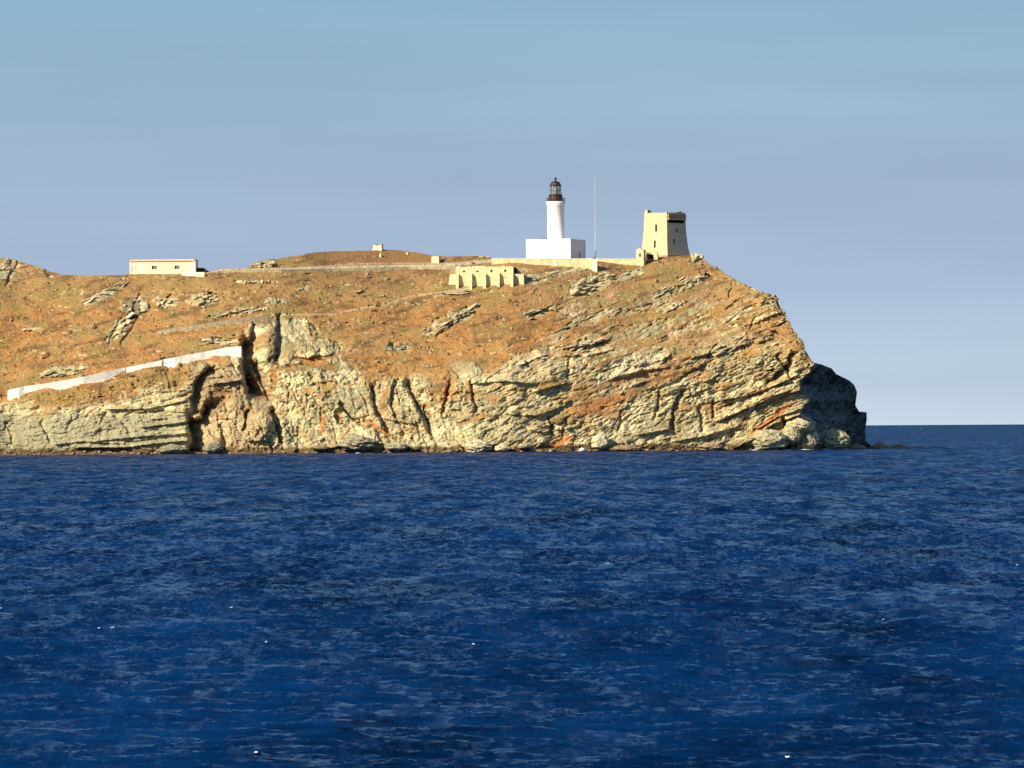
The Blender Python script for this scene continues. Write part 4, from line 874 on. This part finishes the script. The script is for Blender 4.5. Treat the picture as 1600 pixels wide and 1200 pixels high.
for x0, x1, z0, z1 in wins:
    mb = MB(); xm = x0+(x1-x0)*.42; mb.box(x0, xm, .3, .36, z0, z1); wd = mb.build('window', M['dark'], ho)
    mb = MB(); mb.box(xm+.08, x1, .2, .28, z0, z1); mb.build('pane', M['shutter'], wd)
    mb = MB(); mb.box(xm, xm+.08, .1, .3, z0, z1); mb.box(x0-.08, x1+.08, -.05, .1, z0-.15, z0-.003); mb.box(x0-.08, x1+.08, -.05, .05, z1+.003, z1+.12); mb.build('frame', M['coping'], wd)
for x0, x1, y0, y1 in ((205, 206.5, 425, 416), (211.3, 212.6, 420, 415)): mb = MB(); mb.box(xh(x0), xh(x1), .25, .3, zh(y0), zh(y1)); mb.build('door' if y0 == 425 else 'window', M['roof'], ho)
YA = YH+1.5; a0_ = at(312, 427, YA); an = empty('shed', a0_, math.radians(-4), 'low black open shed with a sloping side, against the right end of the long house', 'shed'); sA = YA/F
xs = lambda x: (x-312)*sA; zs_ = lambda y: (427-y)*sA
mb = MB(); m_ = [(xs(306.5), zs_(429)), (xs(331), zs_(427)), (xs(326), zs_(424.6)), (xs(318.5), zs_(419.6)), (xs(306.5), zs_(419.2))]
mb.poly([(a, 0, b) for a, b in m_]); mb.poly([(a, 3, b) for a, b in m_[::-1]])
for (a, b), (c1, d1) in zip(m_, m_[1:]+m_[:1]): mb.quad((a, 0, b), (a, 3, b), (c1, 3, d1), (c1, 0, d1))
mb.build('black_side', M['dark'], an)  # near-black body, sloping down on its right
mb = MB(); mb.box(xs(306.5), xs(318.5), -.2, 3.1, zs_(419.1), zs_(418.6)); mb.build('roof', M['black'], an)
yl = ground(300, 430).y-.5
strip_wall('garden_wall', [(284, 430, 426.4), (300, 430.5, 425.4), (319, 431, 425.2)], .5, 'plaster_pink', 'short low peach wall in front of the right end of the long house', 'wall', down=1)
gs = ground(208, 428.5)

# hut and block on the brown hill
YK = ground(591, 393).y+2; k0_ = at(591, 393, YK); hk = empty('hilltop_hut', k0_, math.radians(-15), 'tiny peach stone lookout with a broken notched top, on the crest of the brown hill', 'hut'); sK = YK/F
xk = lambda x: (x-591)*sK; zk = lambda y: (393-y)*sK
mb = MB(); mb.box(xk(584), xk(597.8), -1, 1.2, -2, zk(383.6), None, (.05,)*4); mb.build('wall', M['plaster_pink'], hk)
mb = MB(); mb.box(xk(583.4), xk(598.4), -1.1, 1.3, zk(382.4), zk(381.6)); mb.build('roof', M['greystone'], hk)
for x0, x1 in ((584, 588.2), (593.6, 597.8)): mb = MB(); mb.box(xk(x0), xk(x1), -.95, 1.1, zk(383.6), zk(382.4)); mb.build('pier', M['plaster_pink'], hk)
mb = MB(); mb.box(xk(588.3), xk(593.5), -.7, 1.0, zk(383.59), zk(382.41)); mb.build('slot', M['dark'], hk)
mb = MB(); mb.box(xk(581), xk(584.5), -.8, .6, -1.5, zk(389), None, (.3, 0, .1, .1)); mb.build('step_block', M['white'], hk)
def block(px, py, w, h, label, mt='plaster', dk=True):
    g = ground(px, py); s = g.y/F; t = empty('concrete_block', g, math.radians(-20), label, 'block'); W_, H_ = w*s/2, h*s
    mb = MB(); mb.box(-W_, W_, -W_*.8, W_*.8, -1, H_, None, (.1, .25, .1, .1)); mb.build('body', M[mt], t)
    if dk: mb = MB(); mb.box(W_*1.02, W_*1.6, -W_*.4, W_*.5, -.3, H_*.35); mb.build('dark_box', M['dark'], t)  # low near-black box beside the right end
block(682, 409, 13, 8.5, 'pale rounded concrete block beside the road, right slope of the brown hill')
block(595, 401, 4, 5, 'tiny pale block just below the hilltop hut', dk=True)
block(830, 404.5, 5, 2, 'small pale block at the left foot of the lighthouse building', 'coping', False)
block(637, 397, 4, 2.6, 'tiny pale block near the top right of the brown hill', dk=True)

# ------------------------------------------------------------------ path walls
strip_wall('path_wall', [(12, 617.5, 611), (15, 619, 608.8), (30, 617, 605.3), (38, 614, 603.5), (60, 610.5, 601), (95, 604, 595), (130, 598, 588.5), (165, 589, 580.5), (196, 580.5, 574)], .8, 'parapet', 'lowest long stretch of white parapet wall along the path, starting near the left edge', 'wall', group='white path parapet')
strip_wall('path_wall', [(197.5, 579, 574), (208, 579, 572), (225, 576, 568.5), (253, 568, 562.5)], .8, 'parapet', 'middle short stretch of white path parapet between two gaps', 'wall', group='white path parapet')
strip_wall('path_wall', [(256, 571, 562), (272, 571, 558.5), (295, 564, 553.5), (320, 558, 549.5), (340, 554.5, 545.5), (358, 553, 542), (377, 551, 541.3)], .8, 'parapet', 'highest stretch of white path parapet, ending at the edge of the chasm', 'wall', group='white path parapet')
strip_wall('narrow_wall', [(246, 521, 517), (262, 519, 514), (300, 514.5, 509), (340, 508, 502.5), (380, 501.5, 497), (425, 495.5, 493)], .6, 'greystone', 'narrow grey stone wall holding the upper path, right of the tilted slabs', 'wall')
strip_wall('road_wall', [(345, 424, 422.5), (400, 424.5, 421.2), (440, 425, 421.2), (480, 424.5, 420.6), (520, 423.5, 419.8), (580, 421.8, 418.2), (640, 420.2, 416.8), (698, 419, 415.8), (712, 419, 416.2)], .6, 'greystone', 'long low grey stone wall along the road under the brown hill', 'wall', down=1)
for i, (px, py, lb) in enumerate(((60, 607, 'lowest'), (184, 582, 'second lowest'), (258, 567, 'third'), (343, 549, 'highest'))):
    g = ground(px, py+4); q = at(px, py, g.y-.72); mb = MB(); mb.tube((0, 0, 0), (0, .3, 0), .17, n=8); o = mb.build('drain_pipe', M['dark']); o.location = (q.x, q.y-.12, q.z)
    tag(o, lb+' dark drain hole set in the white path parapet', 'drain', 'drain holes in the white parapet')
print('tris', sum(len(o.data.polygons) for o in S.objects if o.type == 'MESH'), 'objects', len(S.objects))
